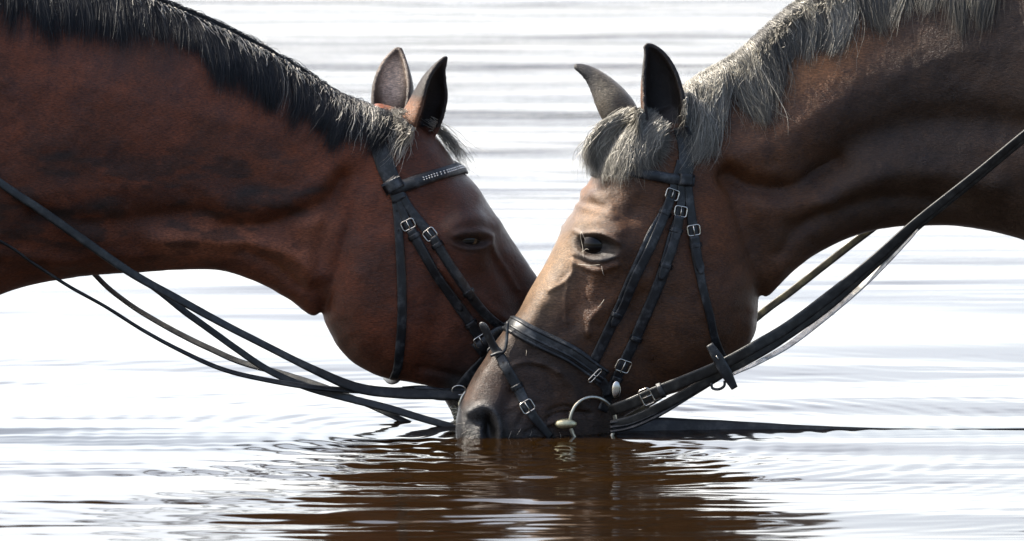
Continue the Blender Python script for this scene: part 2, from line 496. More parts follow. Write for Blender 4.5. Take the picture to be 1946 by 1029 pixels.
def vnoise(x, y, s, seed=0):
    """smooth value noise"""
    g = np.random.default_rng(seed).random((64, 64))
    X, Y = x / s % 64, y / s % 64
    i, j = np.floor(X).astype(int), np.floor(Y).astype(int); fx, fy = X - i, Y - j
    fx = fx * fx * (3 - 2 * fx); fy = fy * fy * (3 - 2 * fy)
    i2, j2 = (i + 1) % 64, (j + 1) % 64
    return (g[i % 64, j % 64] * (1 - fx) + g[i2, j % 64] * fx) * (1 - fy) + (g[i % 64, j2] * (1 - fx) + g[i2, j2] * fx) * fy

def frame_wet(frame, V):
    """wet coat: a band just above the water, ragged"""
    z = frame.M(V)[:, 2]
    return np.clip((.075 - z + .05 * (vnoise(V[:, 0], V[:, 1], 17, 61) - .5)) / .05, 0, 1)
class Horse:
    def __init__(s, frame, parts, feats, coatfn, mat, root, label, eyes, eartest, vox=3.0, eye_r=31):
        s.fr = frame; s.root = root
        V, F = voxel_union(parts, vox)
        x = frame.fx(V); isear = eartest(V)
        V = laplace(V, F, 10, .5, np.where(isear, .12, 1.0))
        x = frame.fx(V); y = V[:, 1]
        n = vnormals(V, F)
        # orientation check
        if (n[:, 2] * V[:, 2]).sum() < 0: F = F[:, ::-1].copy(); n = -n
        D = np.zeros(len(V)); body = (~isear).astype(float)
        for f in feats:
            k = f[0]
            if k == 'l': D += line(x, y, f[1], f[2]) * f[3]
            elif k == 'b': D += blob(x, y, *f[1]) * f[2]
            elif k == 'r':                                  # ring (lid)
                cx, cy, rx, ry, ang, wd, am = f[1]
                a = math.radians(ang); dx, dy = x - cx, y - cy
                a1 = (dx * math.cos(a) + dy * math.sin(a)) / rx; a2 = (-dx * math.sin(a) + dy * math.cos(a)) / ry
                D += am * np.exp(-((np.sqrt(a1 * a1 + a2 * a2) - 1) / wd) ** 2)
        D += (vnoise(x, y, 46, 3) - .5) * 3.0 + (vnoise(x, y, 19, 4) - .5) * 1.6
        side = np.clip(np.abs(n[:, 2]) * 1.6, 0, 1)
        V = V + n * (D * body * (.35 + .65 * side))[:, None]
        V = laplace(V, F, 1, .4, np.where(isear, 0, 1.0))
        s.V = V; s.F = F; s.n = vnormals(V, F)
        s.bvh = BVHTree.FromPolygons(V.tolist(), F.tolist())
        W = frame.M(V)
        o = mesh_obj('body', W, F, mat, root)
        at = o.data.color_attributes.new('coat', 'FLOAT_COLOR', 'POINT')
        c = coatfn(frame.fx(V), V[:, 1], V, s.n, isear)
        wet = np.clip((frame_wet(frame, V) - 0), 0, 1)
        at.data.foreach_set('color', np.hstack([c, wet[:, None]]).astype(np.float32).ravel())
        s.body = o
        # height map of the near side
        s.g0 = (-700, -500); s.gs = 4.0
        gw = int(3600 / 4); gh = int(1700 / 4); H = np.zeros((gw, gh))
        m = V[:, 2] > 0
        i = ((V[m, 0] - s.g0[0]) / 4).astype(int); j = ((V[m, 1] - s.g0[1]) / 4).astype(int)
        ok = (i >= 0) & (j >= 0) & (i < gw) & (j < gh)
        np.maximum.at(H, (i[ok], j[ok]), V[m, 2][ok])
        ear_m = isear & m
        for _ in range(2):
            P_ = np.pad(H, 1); st = np.stack([P_[a:a + gw, b_:b_ + gh] for a in range(3) for b_ in range(3)])
            H = np.where(H > 0, H, np.where((st > 0).sum(0) >= 5, st.max(0), 0))
        s.H = H
        # eyes
        for (ex, ey) in eyes:
            p, nn = s.hit(ex, ey)
            for sg in (1, -1):
                q = p.copy(); q[2] -= eye_r * .76; q[2] *= sg
                c = frame.M(q[None])[0]; rr = eye_r / PPM
                v, f = ball(c, (rr, rr, rr), 36, 22)
                mesh_obj('eye', v, f, MAT_EYE, root)
    def W(s, u, v):
        i = np.clip(((u - s.g0[0]) / 4), 0, s.H.shape[0] - 2); j = np.clip(((v - s.g0[1]) / 4), 0, s.H.shape[1] - 2)
        i0 = i.astype(int); j0 = j.astype(int); a = i - i0; b_ = j - j0
        H = s.H
        return (H[i0, j0] * (1 - a) + H[i0 + 1, j0] * a) * (1 - b_) + (H[i0, j0 + 1] * (1 - a) + H[i0 + 1, j0 + 1] * a) * b_
    def hit(s, fx, fy):
        u = fx
        for _ in range(6):
            h = s.bvh.ray_cast(Vector((u, fy, 500)), Vector((0, 0, -1)))
            if h[0] is None: return None, None
            w = h[0].z
            u = fx - w * math.sin(float(s.fr.ang(u)))
        h = s.bvh.ray_cast(Vector((u, fy, 500)), Vector((0, 0, -1)))
        if h[0] is None: return None, None
        n = np.array(h[1]); 
        if n[2] < 0: n = -n
        return np.array(h[0]), n
    def path(s, pts, step=4.0, sm=4):
        """project px polyline on the near side -> local points, local normals"""
        p = np.asarray(pts, float); L = np.linalg.norm(np.diff(p, axis=0), axis=1).sum()
        q = crom(p, max(6, int(L / step)))
        P_, N_ = [], []
        for x, y in q:
            a, b_ = s.hit(x, y)
            if a is None: continue
            P_.append(a); N_.append(b_)
        P_ = np.array(P_); N_ = np.array(N_)
        w = smooth1(P_[:, 2], sm, 2); P_[:, 2] = np.maximum(w, P_[:, 2] - 1.0)
        P_[:, 2] = smooth1(P_[:, 2], 2, 1); P_[:, 0] = smooth1(P_[:, 0], 2, 1)
        N_ = unit(smooth1(N_, sm + 1, 3))
        return P_, N_
    def world(s, P_, N_):
        a = s.fr.M(P_); b_ = s.fr.M(P_ + N_ * 2)
        return a, unit(b_ - a)

# ------------------------------------------------------------------ tack builders
def ribbon_mb(mb, W, Nn, width, thick=.0028, lift=.0, pointed=(False, False), padded=0.0):
    """leather strap: W world centre line, Nn surface normals, width in metres"""
    W = np.asarray(W, float); n = len(W)
    wd = np.full(n, width) if np.isscalar(width) else np.interp(np.linspace(0, 1, n), np.linspace(0, 1, len(width)), width)
    d = np.r_[0, np.cumsum(np.linalg.norm(np.diff(W, axis=0), axis=1))]
    wd = wd.copy()
    if pointed[0]: wd *= np.clip(.25 + .75 * np.sqrt(np.clip(d / (wd.mean() * .8), 0, 1)), 0, 1)
    if pointed[1]: wd *= np.clip(.25 + .75 * np.sqrt(np.clip((d[-1] - d) / (wd.mean() * .8), 0, 1)), 0, 1)
    T_ = unit(np.gradient(W, axis=0)); A = unit(np.cross(T_, Nn)); Nn = unit(np.cross(A, T_))
    C = W + Nn * lift
    prof = [(-1, -.1), (-1, .55), (-.93, .9), (-.5, 1 + padded), (0, 1 + padded * 1.5), (.5, 1 + padded), (.93, .9), (1, .55), (1, -.1), (0, -.1)]
    V = []; UV = []
    for i in range(n):
        for a, h in prof:
            V.append(C[i] + A[i] * a * wd[i] / 2 + Nn[i] * h * thick); UV.append((d[i], a * .5 + .5))
    m = len(prof); F = []
    for i in range(n - 1):
        for j in range(m):
            k = (j + 1) % m
            F.append([i * m + j, i * m + k, (i + 1) * m + k, (i + 1) * m + j])
    F.append(list(range(m))[::-1]); F.append([(n - 1) * m + j for j in range(m)])
    mb.add(V, F, UV); return mb
def tube_mb(mb, C, r, k=8, closed=False, r2=None):
    C = np.asarray(C, float); n = len(C)
    rr = np.full(n, r) if np.isscalar(r) else np.interp(np.linspace(0, 1, n), np.linspace(0, 1, len(r)), r)
    if closed: T_ = unit(np.roll(C, -1, 0) - np.roll(C, 1, 0))
    else: T_ = unit(np.gradient(C, axis=0))
    ref = np.array([.13, .31, .94]); A = unit(np.cross(T_, ref)); B = np.cross(T_, A)
    V = []
    for i in range(n):
        for j in range(k):
            t = 2 * math.pi * j / k
            V.append(C[i] + rr[i] * (math.cos(t) * A[i] + math.sin(t) * B[i]))
    F = []
    for i in range(n if closed else n - 1):
        i2 = (i + 1) % n
        for j in range(k):
            q = (j + 1) % k
            F.append([i * k + j, i * k + q, i2 * k + q, i2 * k + j])
    if not closed: F.append(list(range(k))[::-1]); F.append([(n - 1) * k + j for j in range(k)])
    mb.add(V, F); return mb
def frame_at(W, Nn, i):
    t = unit(W[min(i + 1, len(W) - 1)] - W[max(i - 1, 0)]); a = unit(np.cross(t, Nn[i])); nn = np.cross(a, t)
    return W[i], t, a, nn
def idx_near(W, px, py):
    q = P(px, py, W[:, 1]); return int(np.argmin(np.linalg.norm(q - W, axis=1)))
def buckle(parent, W, Nn, px, py, width, length=.017, lift=.004, flip=1):
    i = idx_near(W, px, py); c, t, a, nn = frame_at(W, Nn, i)
    c = c + nn * lift; w2 = width / 2 * 1.22; l2 = length / 2
    rc = .0035
    pts = []
    for (sx, sy) in ((1, 1), (-1, 1), (-1, -1), (1, -1)):
        for q in range(5):
            th = {(1, 1): 0, (-1, 1): 90, (-1, -1): 180, (1, -1): 270}[(sx, sy)] + q * 22.5
            pts.append(c + t * (sy * (l2 - rc) + rc * math.sin(math.radians(th))) + a * (sx * (w2 - rc) + rc * math.cos(math.radians(th))))
    mb = MB(); tube_mb(mb, resample(np.array(pts + [pts[0]]), 41)[:-1], .00115, 8, True)
    tube_mb(mb, np.array([c - t * l2 * flip, c + nn * .0016, c + t * l2 * flip + nn * .0012]), .0010, 6)
    return mb.build('buckle', MAT_METAL, parent)
def keeper(parent, W, Nn, px, py, width, thick=.0035, length=.008):
    i = idx_near(W, px, py); c, t, a, nn = frame_at(W, Nn, i)
    C = np.array([c + a * s * width * .56 + nn * (thick * (1.5 if abs(s) < .95 else .6)) for s in (-1.02, -1, -.5, 0, .5, 1, 1.02)])
    Nk = unit(np.array([nn - a * 1.2, nn - a * .4, nn, nn, nn, nn + a * .4, nn + a * 1.2]))
    mb = MB(); ribbon_mb(mb, C, Nk, length, .0016); return mb.build('keeper', MAT_LEATHER, parent)
def holes(parent, W, Nn, width, start, end, gap=.019, lift=.0031):
    d = np.r_[0, np.cumsum(np.linalg.norm(np.diff(W, axis=0), axis=1))]
    a0 = d[idx_near(W, *start)]; a1 = d[idx_near(W, *end)]
    s = min(a0, a1)
    while s < max(a0, a1):
        i = int(np.argmin(abs(d - s))); c, t, a, nn = frame_at(W, Nn, i); c = c + nn * lift
        k = 10; V = [c + nn * .0002] + [c + .0016 * (math.cos(2 * math.pi * j / k) * t * 1.3 + math.sin(2 * math.pi * j / k) * a) for j in range(k)]
        MB().add(V, [[0, 1 + j, 1 + (j + 1) % k] for j in range(k)]).build('punched_hole', MAT_HOLE, parent); s += gap
def strap(h, name, root, pts, wpx, lift=.0, thick=.0028, mirror=True, mat=None, pointed=(False, False), padded=0, sm=4):
    """strap on the horse's surface along a photo path, with its twin on the far side; returns object, W, N"""
    Pl, Nl = h.path(pts, 4.0, sm)
    W, Nn = h.world(Pl, Nl)
    wm = [x / PPM for x in wpx] if hasattr(wpx, '__len__') else wpx / PPM
    mb = MB(); ribbon_mb(mb, W, Nn, wm, thick, lift, pointed, padded)
    o = mb.build(name, mat or MAT_LEATHER, root)
    if mirror:
        s = np.array([1, 1, -1.0]); W2, N2 = h.world(Pl * s, Nl * s)
        mb = MB(); ribbon_mb(mb, W2, N2, wm, thick, lift, pointed, padded); mb.build(name, mat or MAT_LEATHER, root)
    return o, W + Nn * (lift), Nn
def wrap(h, name, root, pts, front, wpx, thick=.003, lift=0, mat=None, padded=0, farfrac=1.0):
    """strap from the near side over the face line to the far side; pts run cheek -> face line (photo px), front: (u,v)"""
    Pl, Nl = h.path(pts, 2.5, 2)
    keep = Pl[:, 2] > 6
    Pl, Nl = Pl[keep], Nl[keep]
    f = h.bvh.find_nearest(Vector((front[0], front[1], 0)))
    fp = np.array(f[0]); fp[2] = 0; fn = np.array(f[1]); fn[2] = 0
    if fn @ (fp - np.r_[Pl[0][:2], 0]) < 0: fn = -fn
    s = np.array([1, 1, -1.0])
    k = int(len(Pl) * (1 - farfrac))
    A = np.vstack([Pl, fp, (Pl * s)[::-1][:len(Pl) - k]]); B = np.vstack([Nl, unit(fn), (Nl * s)[::-1][:len(Pl) - k]])
    Q = resample(np.hstack([A, B * 1e-6]), 110)
    A = smooth1(Q[:, :3], 3, 2); B = unit(smooth1(Q[:, 3:], 5, 2))
    W, Nn = h.world(A, B)
    mb = MB(); wm = [x / PPM for x in wpx] if hasattr(wpx, '__len__') else wpx / PPM
    ribbon_mb(mb, W, Nn, wm, thick, lift, padded=padded)
    return mb.build(name, mat or MAT_LEATHER, root), W, Nn
def free_strap(name, root, pts, wpx, nrm=(0, -1, .25), thick=.003, mat=None, n=90, over=None, padded=0):
    """hanging strap: pts (px, py, Y)"""
    q = crom(np.asarray(pts, float) * np.array([1, 1, 500.0]), n) / np.array([1, 1, 500.0])
    W = P(q[:, 0], q[:, 1], q[:, 2])
    if over is not None:                                     # rest against the near side of the neck or jaw
        lim = np.full(n, 9.0)
        for i, (x, y) in enumerate(q[:, :2]):
            for dv in (-8, 8):
                a, _ = over.hit(x, y + dv)
                if a is not None: lim[i] = min(lim[i], over.fr.M(a)[1] - .005)
        q[:, 2] = np.minimum(q[:, 2], lim)
        low = q[:, 2].copy()
        for _ in range(30): q[:, 2] = np.minimum(smooth1(q[:, 2], 3), low)
        W = P(q[:, 0], q[:, 1], q[:, 2])
    nn = np.array(nrm, float)
    Nn = np.tile(nn, (n, 1)) if nn.ndim == 1 else np.stack([np.interp(np.linspace(0, 1, n), np.linspace(0, 1, len(nn)), nn[:, k]) for k in range(3)], 1)
    Nn = unit(Nn)
    wm = [x / PPM for x in wpx] if hasattr(wpx, '__len__') else wpx / PPM
    mb = MB(); ribbon_mb(mb, W, Nn, wm, thick, padded=padded)
    return mb.build(name, mat or MAT_REIN, root), W, Nn

# ------------------------------------------------------------------ hair builder
def hair_mesh(name, S, r, mat, parent, tone):
    """S: (N,K,3) world strands -> one mesh of fine three-sided tapering hairs"""
    Nn, K = S.shape[:2]
    T_ = unit(np.gradient(S, axis=1)); ref = rng.normal(size=(Nn, 1, 3)); A = unit(np.cross(T_, ref)); B = np.cross(T_, A)
    tap = np.interp(np.linspace(0, 1, K), [0, .1, .7, 1], [.8, 1, .8, .12])[None, :, None] * np.asarray(r).reshape(-1, 1, 1)
    V = np.stack([S + tap * (math.cos(t) * A + math.sin(t) * B) for t in (0, 2.094, 4.189)], 2)   # N,K,3,3
    V = V.reshape(-1, 3)
    base = (np.arange(Nn) * K * 3)[:, None, None] + (np.arange(K - 1) * 3)[None, :, None]
    j = np.arange(3)[None, None, :]; j2 = (j + 1) % 3
    F = np.stack([base + j, base + j2, base + 3 + j2, base + 3 + j], -1).reshape(-1, 4)
    o = mesh_obj(name, V, F, mat, parent)
    at = o.data.attributes.new('tone', 'FLOAT', 'POINT')
    at.data.foreach_set('value', np.repeat(tone, K * 3).astype(np.float32))
    return o
def bez(p0, p1, p2, s):
    s = s[None, :, None]; return (1 - s) ** 2 * p0[:, None] + 2 * s * (1 - s) * p1[:, None] + s ** 2 * p2[:, None]
def mane(h, name, root, mat, crest, d1, d2, length, n, clumps, rad, K=18, spread=10, offmax=16, wave=5, frizz=.08, clumpf=.7, w0=(-10, 14), lift=6, tone_shift=0, tone_head=0, spark=0, spark_c=(0, 1), kinks=.8):
    """crest (u,v) px line; d1/d2/length: values along the crest"""
    cr = crom(crest, 400)
    def along(tab, c): 
        tab = np.asarray(tab, float); x = np.linspace(0, 1, len(tab))
        return np.interp(c, x, tab) if tab.ndim == 1 else np.stack([np.interp(c, x, tab[:, k]) for k in range(tab.shape[1])], 1)
    cc = np.sort(rng.random(clumps)); cj = rng.normal(size=(clumps, 2)) * .16; cl = 1 + rng.normal(size=clumps) * .16
    ct = rng.random(clumps); cph = rng.random(clumps) * 6.28; coff = rng.random(clumps)
    c = rng.random(n); k = np.argmin(abs(c[:, None] - cc[None]), 1)
    ix = (c * 399).astype(int); root2 = cr[ix]; tn = unit(np.gradient(cr, axis=0))[ix]; outw = np.stack([tn[:, 1], -tn[:, 0]], 1)
    outw = np.where(outw[:, 1:2] > 0, -outw, outw)
    ww = rng.uniform(*w0, n)
    p0 = root2 - outw * (rng.random(n)[:, None] ** 2 * spread)
    ckr = cr[(cc * 399).astype(int)][k]
    L = along(length, cc)[k] * cl[k] * rng.uniform(.55, 1.08, n) ** .7
    e2 = unit(along(d2, cc)[k] + cj[k]); e1 = unit(along(d1, c) + rng.normal(size=(n, 2)) * .15)
    tipc = ckr + e2 * L[:, None]; tipf = p0 + unit(along(d2, c) + rng.normal(size=(n, 2)) * .2) * L[:, None]
    cf = np.clip(clumpf + rng.normal(size=n) * .18, 0, .95)[:, None]
    p2 = tipf * (1 - cf) + tipc * cf
    p1 = p0 + e1 * (L * .42)[:, None] + outw * (rng.random(n) * lift * 2)[:, None]
    s = np.linspace(0, 1, K)
    uv = bez(p0, p1, p2, s)
    amp = wave * (rng.random(n) * .5 + .5)
    ph = cph[k] + rng.normal(size=n) * .4
    perp = np.stack([-e2[:, 1], e2[:, 0]], 1)
    uv = uv + perp[:, None] * (amp[:, None] * s ** 1.2 * np.sin(s * 7.5 + ph[:, None]))[..., None]
    fr = rng.random(n) < frizz
    uv = uv + (rng.normal(size=(n, 2))[:, None] * (s ** 1.5)[None, :, None] * 16) * fr[:, None, None]
    sp = (rng.random(n) < spark) & (c > spark_c[0]) & (c < spark_c[1])
    if spark:                                                # short curly hairs on top, toned pale as painted sun sparkle
        s0 = rng.uniform(0, .34, n); ns = sp.sum()
        for q in np.where(sp)[0]:
            t_ = s0[q] + s * .26
            uv[q] = np.stack([np.interp(t_, s, uv[q, :, 0]), np.interp(t_, s, uv[q, :, 1])], 1)
        th = rng.uniform(0, 6.28, n)[sp, None] + rng.uniform(-5, 5, n)[sp, None] * s[None]
        uv[sp] = uv[sp] + np.stack([np.cos(th), np.sin(th)], -1) * (6 * s[None, :, None])
    kink = np.cumsum(rng.normal(size=(n, K, 2)), 1) * kinks; uv = uv + (kink - kink[:, :1]) * (s ** .5)[None, :, None]
    off = 3 + offmax * (.35 * coff[k] + .65 * rng.random(n)); off = np.where(sp, offmax + 5, off)
    clumpshape = 1 - .5 * s[None]
    Ws = h.W(uv[..., 0], uv[..., 1])
    a = np.clip(s * 4, 0, 1)[None]
    surf = np.where(Ws > 2, Ws + off[:, None] * clumpshape * (1 - .3 * s), ww[:, None])
    w = np.maximum(surf, ww[:, None] * (1 - a) + a * ww[:, None])
    w = np.apply_along_axis(lambda r_: np.convolve(np.pad(r_, 1, mode='edge'), [.25, .5, .25], 'valid'), 1, w)
    w = np.maximum(w, np.where(Ws > 2, Ws + 1.5, -99))
    S = h.fr.M(np.stack([uv[..., 0] - (np.clip(w, 0, None)) * np.sin(h.fr.ang(uv[..., 0])) * 0, uv[..., 1], w], -1))
    r = rad * rng.uniform(.6, 1.25, n)
    tone = np.clip(.5 * rng.random(n) + .5 * ct[k] + tone_shift + tone_head * np.clip(1 - c / .16, 0, 1), 0, 1); tone = np.where(sp, 1.0, tone)  # tone_head pales hair by the poll, painting the strong sunlight there
    return hair_mesh(name, S, r, mat, root, tone)

# ================================================================== RIGHT HORSE (brown, faces left)
rootR = empty('horse', P(1150, 825, 0.0))
tag(rootR, 'brown horse on the right with grey forelock, muzzle dipped in the water', 'horse', 'two bridled horses nose to nose in the water')
rootL = empty('horse', P(800, 825, 0.12))
tag(rootL, 'dark reddish bay horse on the left with black mane, nose behind the other', 'horse', 'two bridled horses nose to nose in the water')

headR_t = [(1300, 165), (1262, 188), (1225, 212), (1178, 250), (1140, 312), (1108, 375), (1078, 430), (1046, 488), (1014, 545), (984, 598), (950, 642), (920, 688), (893, 732), (875, 776), (867, 815), (873, 850), (895, 880)]
headR_b = [(1370, 300), (1400, 380), (1425, 460), (1442, 540), (1440, 612), (1420, 655), (1385, 690), (1332, 722), (1278, 748), (1222, 772), (1185, 795), (1168, 822), (1155, 850), (1125, 880), (1080, 900), (1020, 905), (960, 895)]
# half widths at T = .015 .06 .13 .22 .35 .5 .65 .8 .91 .98
headR_p = [[14, 30, 42, 52, 58, 60, 58, 52, 40, 18],
           [22, 42, 56, 66, 70, 70, 66, 58, 44, 20],
           [26, 52, 68, 76, 80, 80, 74, 62, 46, 20],
           [30, 60, 80, 90, 90, 88, 82, 68, 48, 20],
           [34, 66, 92, 102, 96, 90, 84, 72, 50, 22],
           [36, 70, 98, 110, 100, 92, 86, 74, 52, 22],
           [34, 64, 90, 106, 98, 90, 84, 72, 50, 22],
           [30, 54, 72, 86, 90, 86, 78, 66, 46, 20],
           [28, 46, 58, 68, 80, 78, 70, 58, 42, 20],
           [26, 40, 49, 56, 66, 68, 62, 50, 38, 18],
           [25, 37, 45, 50, 56, 58, 54, 45, 35, 18],
           [25, 37, 46, 51, 54, 54, 50, 43, 34, 18],
           [26, 40, 52, 58, 58, 54, 50, 44, 36, 18],
           [27, 43, 58, 66, 62, 56, 52, 46, 37, 18],
           [26, 42, 57, 64, 62, 56, 52, 44, 34, 16],
           [22, 36, 48, 54, 53, 48, 44, 36, 27, 13],
           [12, 22, 30, 34, 34, 32, 28, 22, 16, 8]]
neckR_t = [(1245, 215), (1292, 168), (1345, 142), (1405, 104), (1462, 50), (1525, 2), (1625, -62), (1760, -125), (1920, -180), (2110, -225), (2300, -240), (2480, -200)]
neckR_b = [(1400, 520), (1442, 560), (1462, 566), (1500, 523), (1556, 481), (1640, 444), (1745, 430), (1865, 437), (1990, 478), (2110, 570), (2260, 760), (2440, 820)]
neckR_p = [[12, 26, 38, 46, 52, 55, 52, 46, 36, 16],
           [12, 26, 40, 52, 60, 62, 58, 50, 38, 18],
           [11, 24, 38, 52, 66, 70, 64, 52, 40, 20],
           [11, 22, 36, 52, 70, 78, 70, 54, 42, 22],
           [11, 22, 36, 54, 74, 84, 78, 60, 46, 24],
           [12, 23, 38, 56, 80, 92, 88, 70, 52, 26],
           [12, 24, 42, 62, 90, 104, 100, 82, 60, 28],
           [13, 26, 46, 72, 106, 122, 120, 100, 72, 34],
           [14, 30, 54, 84, 116, 134, 134, 114, 82, 38],
           [16, 38, 70, 100, 132, 150, 150, 128, 95, 45],
           [20, 50, 90, 120, 150, 170, 170, 150, 110, 50],
           [10, 30, 60, 90, 120, 140, 140, 120, 80, 30]]
neckR_p = [[a * k for a, k in zip(r_, (1.2, 1.4, 1.38, 1.22, 1.05, 1, 1, 1, 1, 1))] if i_ > 6 else r_ for i_, r_ in enumerate(neckR_p)]
earR_near = ear([(1256, 282, 22), (1251, 256, 48), (1247, 228, 62), (1245, 190, 62), (1240, 145, 60), (1232, 112, 58), (1222, 92, 57), (1212, 82, 56)],
               [26, 34, 39, 42, 36, 26, 15, 6], [(-.1, .1, 1), (-.1, 0, 1)], (2.2, 1.55), 9)
earR_far = ear([(1210, 250, -48), (1190, 222, -52), (1172, 194, -56), (1156, 170, -60), (1138, 149, -62), (1120, 136, -64), (1106, 130, -65)],
               [30, 37, 35, 28, 19, 12, 6], [(-.75, .2, -.75), (-.6, .3, -.75)], (2.3, 1.55), 9)
featR = [
    ('b', (1135, 458, 62, 44, 5, 2.4), 9), ('l', [(1088, 436), (1108, 420), (1145, 414), (1178, 430)], 12, 4),
    ('b', (1200, 392, 34, 30, 0, 2), -12), ('l', [(1092, 375), (1130, 372), (1160, 388)], 12, 5),
    ('b', (1134, 461, 36, 18, 3, 4), -19), ('r', (1134, 461, 42, 23, 3, .13, 2)), ('l', [(1096, 438), (1112, 442), (1148, 438), (1172, 452)], 5, 4),
    ('l', [(1090, 484), (1130, 496), (1166, 484)], 4, -3), ('l', [(1092, 496), (1132, 506), (1170, 494)], 5, 3),
    ('l', [(1226, 520), (1190, 545), (1160, 568), (1126, 600), (1118, 620)], 17, 5), ('l', [(1140, 576), (1126, 590), (1118, 606), (1117, 626)], 5, 2.5), ('l', [(1010, 690), (1040, 705), (1052, 740)], 8, -3), ('l', [(985, 800), (1000, 770), (1025, 760)], 6, -3), ('l', [(968, 770), (990, 760), (1010, 770)], 5, 3), ('l', [(1000, 815), (1030, 800), (1045, 808)], 4, -3),
    ('l', [(1090, 480), (1086, 515), (1070, 532), (1044, 550)], 3.8, 3.2), ('l', [(1080, 520), (1073, 570), (1076, 606)], 4, 2.2), ('l', [(1104, 392), (1136, 398), (1166, 404)], 7, 4), ('l', [(1112, 352), (1128, 366), (1150, 366)], 9, 4), ('l', [(1090, 384), (1120, 384), (1150, 386)], 6, -3),
    ('l', [(1108, 510), (1098, 560), (1090, 610)], 22, -5), ('l', [(1050, 540), (1020, 590), (1000, 640)], 14, 4),
    ('b', (1330, 575, 95, 110, 20, 2.4), 8), ('l', [(1200, 560), (1215, 640), (1245, 715)], 26, -6),
    ('l', [(1290, 738), (1360, 700), (1410, 655), (1428, 590)], 14, 5),
    ('l', [(1392, 340), (1418, 400), (1445, 470), (1455, 540), (1440, 600)], 22, -8),
    ('l', [(1382, 328), (1425, 350), (1480, 357), (1530, 347), (1590, 308)], 21, -21),
    ('l', [(1560, 325), (1640, 265), (1740, 232), (1860, 228), (2000, 250)], 40, -22),
    ('l', [(1400, 290), (1480, 275), (1560, 215)], 40, 8),
    ('l', [(1560, 375), (1650, 330), (1760, 318), (1880, 340)], 32, 16),
    ('l', [(1500, 430), (1580, 395), (1680, 372), (1800, 376)], 18, -7),
    ('l', [(1480, 480), (1510, 440), (1560, 400)], 12, -6),
    ('l', [(1470, 300), (1466, 250), (1475, 200)], 14, -3),
    # muzzle
    ('b', (930, 808, 13, 26, -8, 2.8), -24), ('b', (914, 794, 18, 10, -15, 2.2), -9), ('b', (900, 812, 16, 20, 0, 2), -4), ('l', [(892, 780), (914, 767), (934, 773), (948, 792), (953, 816), (946, 838)], 7, 6),
    ('l', [(960, 700), (990, 684), (1030, 686), (1062, 700)], 5, 4), ('l', [(1062, 700), (1090, 730), (1096, 760)], 10, 4),
    ('l', [(975, 740), (962, 790), (968, 830)], 14, -7), ('b', (1010, 770, 40, 40, 0, 2), 4),
    ('l', [(1040, 790), (1060, 780), (1085, 779), (1118, 780)], 4.5, -7), ('l', [(1042, 776), (1065, 768), (1092, 769)], 4, -4), ('l', [(1036, 802), (1062, 792), (1082, 790)], 4, 4),
    ('b', (1125, 800, 40, 34, 0, 3), 5),
]
def srgb(r, g, b_):
    f = lambda x: ((x / 255 + .055) / 1.055) ** 2.4 if x > 10 else x / 255 / 12.92
    return np.array([f(r), f(g), f(b_)])
def lerp(a, b_, t): return a * (1 - t[:, None]) + np.asarray(b_) * t[:, None]
def coatR(x, y, V, n, isear):
    c = np.tile(np.array([.118, .050, .021]), (len(x), 1))
    big = vnoise(x, y, 90, 11)
    c = lerp(c, (.075, .034, .014), np.clip((big - .45) * 1.6, 0, 1))
    # redder around the cheek root and poll, neck darkened to greyer brown
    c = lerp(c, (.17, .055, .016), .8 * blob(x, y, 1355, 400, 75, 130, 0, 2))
    c = lerp(c, (.34, .16, .07), .9 * blob(x, y, 1560, 105, 135, 52, -30, 2.5))  # sunlit patch below the mane painted brown-gold
    c = lerp(c, (.27, .19, .12), .85 * blob(x, y, 1056, 505, 40, 165, 30, 2.5))  # sunlight on the front of the face painted as paler tan
    c = lerp(c, (.056, .034, .022), .9 * np.clip((x - 1480) / 200, 0, 1) * np.clip((y + 60) / 60, 0, 1) * (1 - .9 * blob(x, y, 1550, 100, 170, 75, -30, 2.5)))  # shaded side of the neck painted darker, sunlit patch left out
    # slate muzzle
    mz = np.clip((560 - ((x - 867) * .5 + (1029 - y) * 1.05) + 0) / 260, 0, 1)
    d = np.hypot(x - 925, (y - 860)); t = np.clip((185 - d - 50 * (vnoise(x, y, 30, 5) - .5)) / 120, 0, 1)
    c = lerp(c, (.021, .022, .024), t)
    c = lerp(c, (.033, .022, .017), .85 * np.clip(1 - np.abs(np.hypot(x - 950, y - 850) - 190) / 110, 0, 1))
    c = c * (1 + t[:, None] * ((vnoise(x, y, 13, 51) * .6 + vnoise(x, y, 6, 52) * .4)[:, None] - .5) * 1.5)
    c = lerp(c, (.075, .08, .085), .75 * line(x, y, [(886, 788), (895, 774), (916, 767), (938, 776), (950, 800)], 8))
    c = lerp(c, (.004, .004, .004), blob(x, y, 931, 809, 12, 25, -8, 3))
    # skin round the eye
    c = lerp(c, (.007, .007, .008), .98 * blob(x, y, 1134, 462, 47, 27, 5, 4))
    c = lerp(c, (.055, .06, .065), .7 * line(x, y, [(1098, 482), (1130, 488), (1164, 478)], 5))
    # ears
    e = isear
    near = e & (V[:, 2] > 0); far = e & (V[:, 2] < 0)
    c[near] = (.014, .0105, .010)  # near ear coloured dark for the shade inside its cup
    t = np.clip((y[near] - 215) / 50, 0, 1); c[near] = lerp(c[near], (.06, .042, .032), t)
    tf = np.clip((V[far, 0] + V[far, 2] * .2 - 1122 + .25 * (vnoise(x[far], y[far], 10, 9) - .5) * 60) / 22, 0, 1)
    c[far] = lerp(np.tile((.035, .036, .040), (far.sum(), 1)), (.14, .125, .10), tf)
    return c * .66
def eartestR(V): 
    u, v, w = V.T
    return ((v < 236) & (u < 1312) & (u > 1205) & (w > 16) & (v < 232)) & (v < 232 - 0) | ((w < -14) & (u < 1215) & (v < 232))
